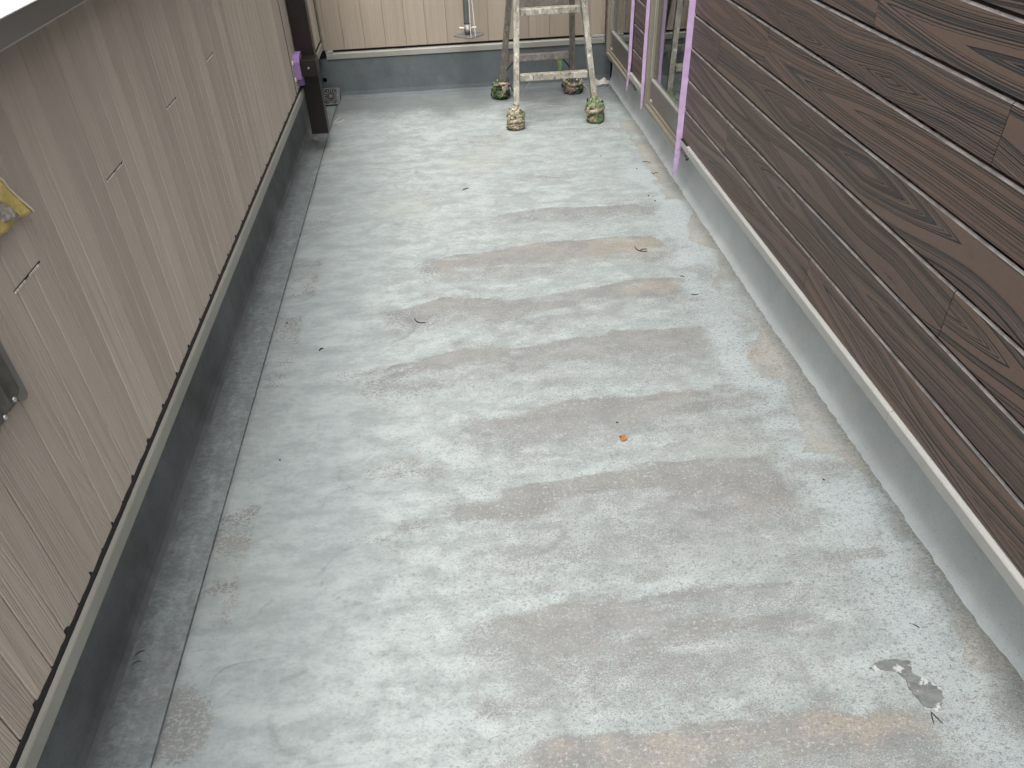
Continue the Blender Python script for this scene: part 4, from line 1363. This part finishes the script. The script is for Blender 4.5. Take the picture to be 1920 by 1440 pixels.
outer = [(1.492, 1.221), (1.504, 1.201), (1.52, 1.177), (1.532, 1.152), (1.546, 1.134), (1.547, 1.13), (1.516, 1.136), (1.49, 1.143), (1.483, 1.138), (1.459, 1.137), (1.433, 1.141), (1.416, 1.146), (1.347, 1.145), (1.299, 1.16), (1.33, 1.30), (1.43, 1.287), (1.465, 1.262)]
part('hem', sheet(outer, 0.006, 0.003, 2), M_YELLOW, cl, True)
inner = [(1.459, 1.194), (1.471, 1.182), (1.48, 1.167), (1.486, 1.149), (1.476, 1.151), (1.46, 1.152), (1.443, 1.155), (1.423, 1.158), (1.366, 1.168), (1.338, 1.182), (1.36, 1.262), (1.402, 1.246), (1.432, 1.223)]
part('fuzzy_lining', sheet(inner, 0.0105, 0.006, 5), M_FUZZ, cl, True)
mb = MB()
mb.tube([P3(a, b_, 0.007 + 0.006 * math.sin(a * 55 + 2) * math.sin(b_ * 48)) for a, b_ in outer[15:] + outer[:6]], 0.0022, 6)
part('edge_stitching', mb, M_CREAM, cl, True)
# ribbed bronze metal strip, scalloped lower end
rb = thing('ribbed_metal_strip', (-0.87, 1.3, 0.95), 'dark bronze ribbed metal strip with a scalloped lower end on the beige siding', 'metal strip')
mb = MB()
prof = []
N_ = 48
ya, yb_ = 1.00, 1.236
for i in range(N_ + 1):
    yy = ya + (yb_ - ya) * i / N_
    ph = (yb_ - yy) / 0.046
    prof.append((yy, 0.010 + 0.007 * math.cos(ph * 2 * math.pi)))
def low(yy):
    ph = (yb_ - yy) / 0.046
    return 0.894 + 0.014 * abs(math.sin(ph * math.pi)) ** 0.6 * -1 - 0.10 * (yb_ - yy) * 0.2
vs = []; fs = []
zs = [0, .006, .016, .04, .1, .25, .45]
for (yy, hh) in prof:
    for q in zs:
        env = min(1.0, 0.35 + q / 0.02)
        vs.append((-0.883 + hh * env + 0.004, yy, low(yy) + q))
m0 = len(vs)
vs += [(-0.8838, v[1], v[2]) for v in vs]
nz = len(zs)
for i in range(N_):
    for j in range(nz - 1):
        a = i * nz + j
        fs.append((a, a + nz, a + nz + 1, a + 1))
    fs.append((i * nz, m0 + i * nz, m0 + (i + 1) * nz, (i + 1) * nz))
for j in range(nz - 1):
    a = N_ * nz + j
    fs.append((a, m0 + a, m0 + a + 1, a + 1))
mb.add(vs, fs)
part('ribbed_body', mb, M_BRONZE, rb, True)
mb = MB()
mb.prism([(1.237, 0.884), (1.243, 0.874), (1.254, 0.866), (1.264, 0.864), (1.274, 0.869), (1.274, 1.33), (1.237, 1.33)], -0.8838, -0.877, 'x')
part('flange', mb, M_BRONZE_L, rb)
for i in range(3):
    mb = MB()
    yy = 1.225 - 0.046 * i
    bmm = bmesh.new()
    bmesh.ops.create_uvsphere(bmm, u_segments=12, v_segments=8, radius=1)
    mb.bm(bmm, Matrix.Translation((-0.866, yy - 0.012, 0.900 - 0.006 * (i % 2))) @ Matrix.Diagonal((0.004, 0.005, 0.0055, 1)))
    part('rib_tip', mb, M_SCREW, rb, True)

# ------------------------------------------------------------------ dried smear and litter on the floor
def mat_smear():
    N = NT('dried_grey_smear')
    o = N.tc.outputs['Object']
    n = N.noise(N.vscale(o, (14, 40, 1), rot=(0, 0, 0.6)), 1.0, 5.0, 0.7, 0.5)
    n2 = N.noise(o, 26.0, 3.0, 0.6)
    n3 = N.noise(o, 300.0, 3.0, 0.6)
    col = N.mix(N.step(n, 0.35, 0.65), (0.088, 0.094, 0.092), (0.160, 0.166, 0.162))
    col = N.mix(N.step(n2, 0.54, 0.60, 0.0, 0.9), col, (0.40, 0.41, 0.41))
    col = N.mix(N.step(n3, 0.55, 0.7, 0.0, 0.4), col, (0.20, 0.20, 0.195))
    N.set('Base Color', col)
    N.set('Roughness', N.step(n3, 0.4, 0.6, 0.30, 0.6))
    N.set('Normal', N.bump(N.add(n, n3), 0.0015, 0.8))
    return N.mat
sm = [(0.938, 0.999), (0.955, 1.011), (0.978, 1.017), (1.014, 1.016), (1.047, 1.007), (1.042, 0.990), (1.036, 0.977), (1.06, 0.955), (1.085, 0.93), (1.082, 0.917), (1.077, 0.902), (1.060, 0.886), (1.045, 0.872), (1.034, 0.884), (1.02, 0.89), (1.014, 0.915), (1.008, 0.934), (1.012, 0.96), (1.001, 0.981), (0.966, 0.993), (0.950, 0.990)]
rr = random.Random(8)
dense = []
for i in range(len(sm)):
    a = Vector(sm[i]); b_ = Vector(sm[(i + 1) % len(sm)])
    for q in range(5):
        p = a.lerp(b_, q / 5)
        dense.append((p.x + rr.uniform(-.0020, .0020), p.y + rr.uniform(-.0020, .0020)))
mb = MB()
mb.prism(dense, 0.0006, 0.0032, 'z')
tag(mb.build('dried_smear', mat_smear()), 'dark grey dried smear with white flecks on the floor at lower right', 'smear')

def fibre(name, pts, rad, mat, label, cat='fibre', group=None):
    # pts in the floor plane, smoothed
    P_ = [Vector((p[0], p[1], (p[2] if len(p) > 2 else 0.0) + 0.0028)) for p in pts]
    out = []
    for i in range(len(P_) - 1):
        p0 = P_[max(i - 1, 0)]; p1 = P_[i]; p2 = P_[i + 1]; p3 = P_[min(i + 2, len(P_) - 1)]
        for q in range(5):
            t = q / 5
            out.append(0.5 * ((2 * p1) + (-p0 + p2) * t + (2 * p0 - 5 * p1 + 4 * p2 - p3) * t * t + (-p0 + 3 * p1 - 3 * p2 + p3) * t ** 3))
    out.append(P_[-1])
    n = len(out)
    b = MB()
    b.tube(out, [rad * 0.8 * (0.45 + 0.55 * math.sin(math.pi * min(1, max(0, (i + .8) / (n + .6))))) for i in range(n)], 6)
    o = b.build(name, mat, smooth=True)
    return tag(o, label, cat, group)
G1 = 'dark slivers lying on the floor'
fibre('dark_sliver', [(0.857, 3.318), (0.859, 3.285), (0.876, 3.262), (0.905, 3.255)], 0.0030, M_FIBRE, 'curved black sliver below the orange stain, beside a pale floor band', 'sliver', G1)
fibre('dark_sliver', [(0.868, 3.262), (0.886, 3.280), (0.910, 3.278)], 0.0025, M_FIBRE, 'thinner black curl touching the curved sliver under the orange stain', 'sliver', G1)
fibre('dark_sliver', [(-0.222, 2.815), (-0.212, 2.79), (-0.196, 2.776), (-0.172, 2.777)], 0.0034, M_FIBRE, 'bent black sliver in the middle of the pale floor left of centre', 'sliver', G1)
fibre('dark_sliver', [(-0.610, 2.626), (-0.604, 2.640), (-0.594, 2.640)], 0.0045, M_FIBRE, 'stubby black crumb nearest the gutter line on the left', 'sliver', G1)
fibre('dark_sliver', [(0.045, 4.145), (0.058, 4.158), (0.078, 4.168)], 0.0040, M_FIBRE, 'short straight dark sliver on the pale floor before the ladder', 'sliver', G1)
fibre('dark_sliver', [(1.109, 1.111), (1.116, 1.103), (1.122, 1.098)], 0.0016, M_FIBRE, 'thin dark sliver on the white paint above the grey smear', 'sliver', G1)
fibre('forked_twig', [(1.030, 0.873), (1.034, 0.861), (1.042, 0.842)], 0.0016, M_FIBRE, 'longer arm of black forked twig at the tip of the grey smear', 'twig')
fibre('forked_twig', [(1.029, 0.872), (1.024, 0.858), (1.021, 0.845)], 0.0015, M_FIBRE, 'shorter arm of black forked twig at the tip of the grey smear', 'twig')
fibre('dark_sliver', [(1.140, 4.38), (1.165, 4.372), (1.185, 4.352)], 0.0018, M_FIBRE, 'long thin sliver beside the upstand below the hanging tape', 'sliver', G1)
fibre('dark_sliver', [(1.152, 4.205), (1.166, 4.186), (1.178, 4.20), (1.195, 4.19)], 0.0022, M_FIBRE, 'wavy dark sliver on the bare margin near the tape end', 'sliver', G1)
fibre('dark_sliver', [(0.995, 2.998), (1.007, 2.996), (1.014, 2.985)], 0.0022, M_FIBRE, 'small hooked sliver at the right end of an orange stained band', 'sliver', G1)
fibre('dark_sliver', [(1.00, 2.832), (1.018, 2.826), (1.034, 2.831)], 0.0022, M_FIBRE, 'flat wispy sliver between tan band and white brushwork', 'sliver', G1)
fibre('dark_sliver', [(-0.955, 1.262, -.01), (-0.945, 1.272, -.008), (-0.932, 1.274, -.008)], 0.0018, M_FIBRE, 'upper of two slivers at the foot of the parapet', 'sliver', G1)
fibre('dark_sliver', [(-0.955, 1.235, -.01), (-0.943, 1.243, -.008), (-0.932, 1.242, -.008)], 0.0016, M_FIBRE, 'lower of two slivers at the foot of the parapet', 'sliver', G1)
fibre('hair', [(-0.505, 1.70), (-0.50, 1.77), (-0.465, 1.808), (-0.42, 1.80), (-0.385, 1.76), (-0.385, 1.735)], 0.00028, M_HAIR, 'long arched hair on the greyish floor left of centre', 'hair')
fibre('hair', [(-0.728, 1.128), (-0.724, 1.165), (-0.69, 1.195), (-0.63, 1.20)], 0.00028, M_HAIR, 'fine bent hair near the gutter line at lower left', 'hair')
fibre('hair', [(1.18, 5.93), (1.21, 5.90), (1.235, 5.92), (1.20, 5.95), (1.17, 5.90), (1.15, 5.92)], 0.0028, M_FIBRE, 'tangled black fibre in the corner behind the ladder', 'fibre')
fibre('white_string', [(-0.813, 5.46, -.004), (-0.795, 5.52), (-0.775, 5.57), (-0.758, 5.60)], 0.0022, M_WHITEFIB, 'longer white string end lying by the post and gutter', 'string', 'white string ends')
fibre('white_string', [(-0.800, 5.46), (-0.775, 5.475), (-0.755, 5.50), (-0.740, 5.535)], 0.0022, M_WHITEFIB, 'shorter white string end lying lower beside the gutter line', 'string', 'white string ends')
for (x, y, s, lab) in ((1.084, 4.276, .004, 'round black grit speck on fresh white paint below the window corner'), (0.915, 4.513, .0035, 'black grit speck on the pale floor left of the window tape'),
                       (1.062, 3.886, .0045, 'angular grit speck in white paint, upper of a close pair'), (1.081, 3.818, .0045, 'angular grit speck in white paint, lower of a close pair'),
                       (0.503, 2.02, .0035, 'tiny grit speck just above the orange chip'), (1.10, 1.655, .003, 'lone grit speck in the wide white paint patch at right'),
                       (-0.772, 2.86, .004, 'black grit speck on the brown stain by the gutter line'), (-0.675, 1.98, .003, 'grit speck in smooth blue grey paint at left')):
    mb = MB()
    bmm = bmesh.new()
    bmesh.ops.create_icosphere(bmm, subdivisions=1, radius=1)
    mb.bm(bmm, Matrix.Translation((x, y, s * 0.5 + .001)) @ Matrix.Rotation(x * 9, 4, 'Z') @ Matrix.Diagonal((s, s * 1.5, s * 0.7, 1)))
    tag(mb.build('grit_speck', M_FIBRE), lab, 'grit', 'black grit specks on the floor')
# orange chip
mb = MB()
bmm = bmesh.new()
bmesh.ops.create_cube(bmm, size=1)
bmesh.ops.scale(bmm, vec=(0.0195, 0.024, 0.006), verts=bmm.verts)
bmesh.ops.subdivide_edges(bmm, edges=bmm.edges[:], cuts=2, use_grid_fill=True)
rr = random.Random(2)
for v in bmm.verts: v.co += Vector((rr.uniform(-1, 1) * .0014, rr.uniform(-1, 1) * .0014, rr.uniform(-1, 1) * .0009 + 0.9 * abs(v.co.x) * abs(v.co.x) * 12))
mb.bm(bmm, Matrix.Translation((0.507, 1.932, 0.0052)) @ Matrix.Rotation(0.12, 4, 'Z'))
tag(mb.build('orange_chip', M_CHIP), 'small orange brown chip lying in the middle of the floor', 'chip')
# pale scrap under the post
mb = MB()
bmm = bmesh.new()
bmesh.ops.create_icosphere(bmm, subdivisions=2, radius=1)
for v in bmm.verts: v.co *= 1 + rr.uniform(-.22, .22)
mb.bm(bmm, Matrix.Translation((-0.900, 5.155, 0.0)) @ Matrix.Rotation(0.4, 4, 'Z') @ Matrix.Diagonal((0.017, 0.034, 0.013, 1)))
tag(mb.build('mortar_scrap', M_MORTAR), 'pale mortar scrap on the gutter under the dark post', 'scrap')
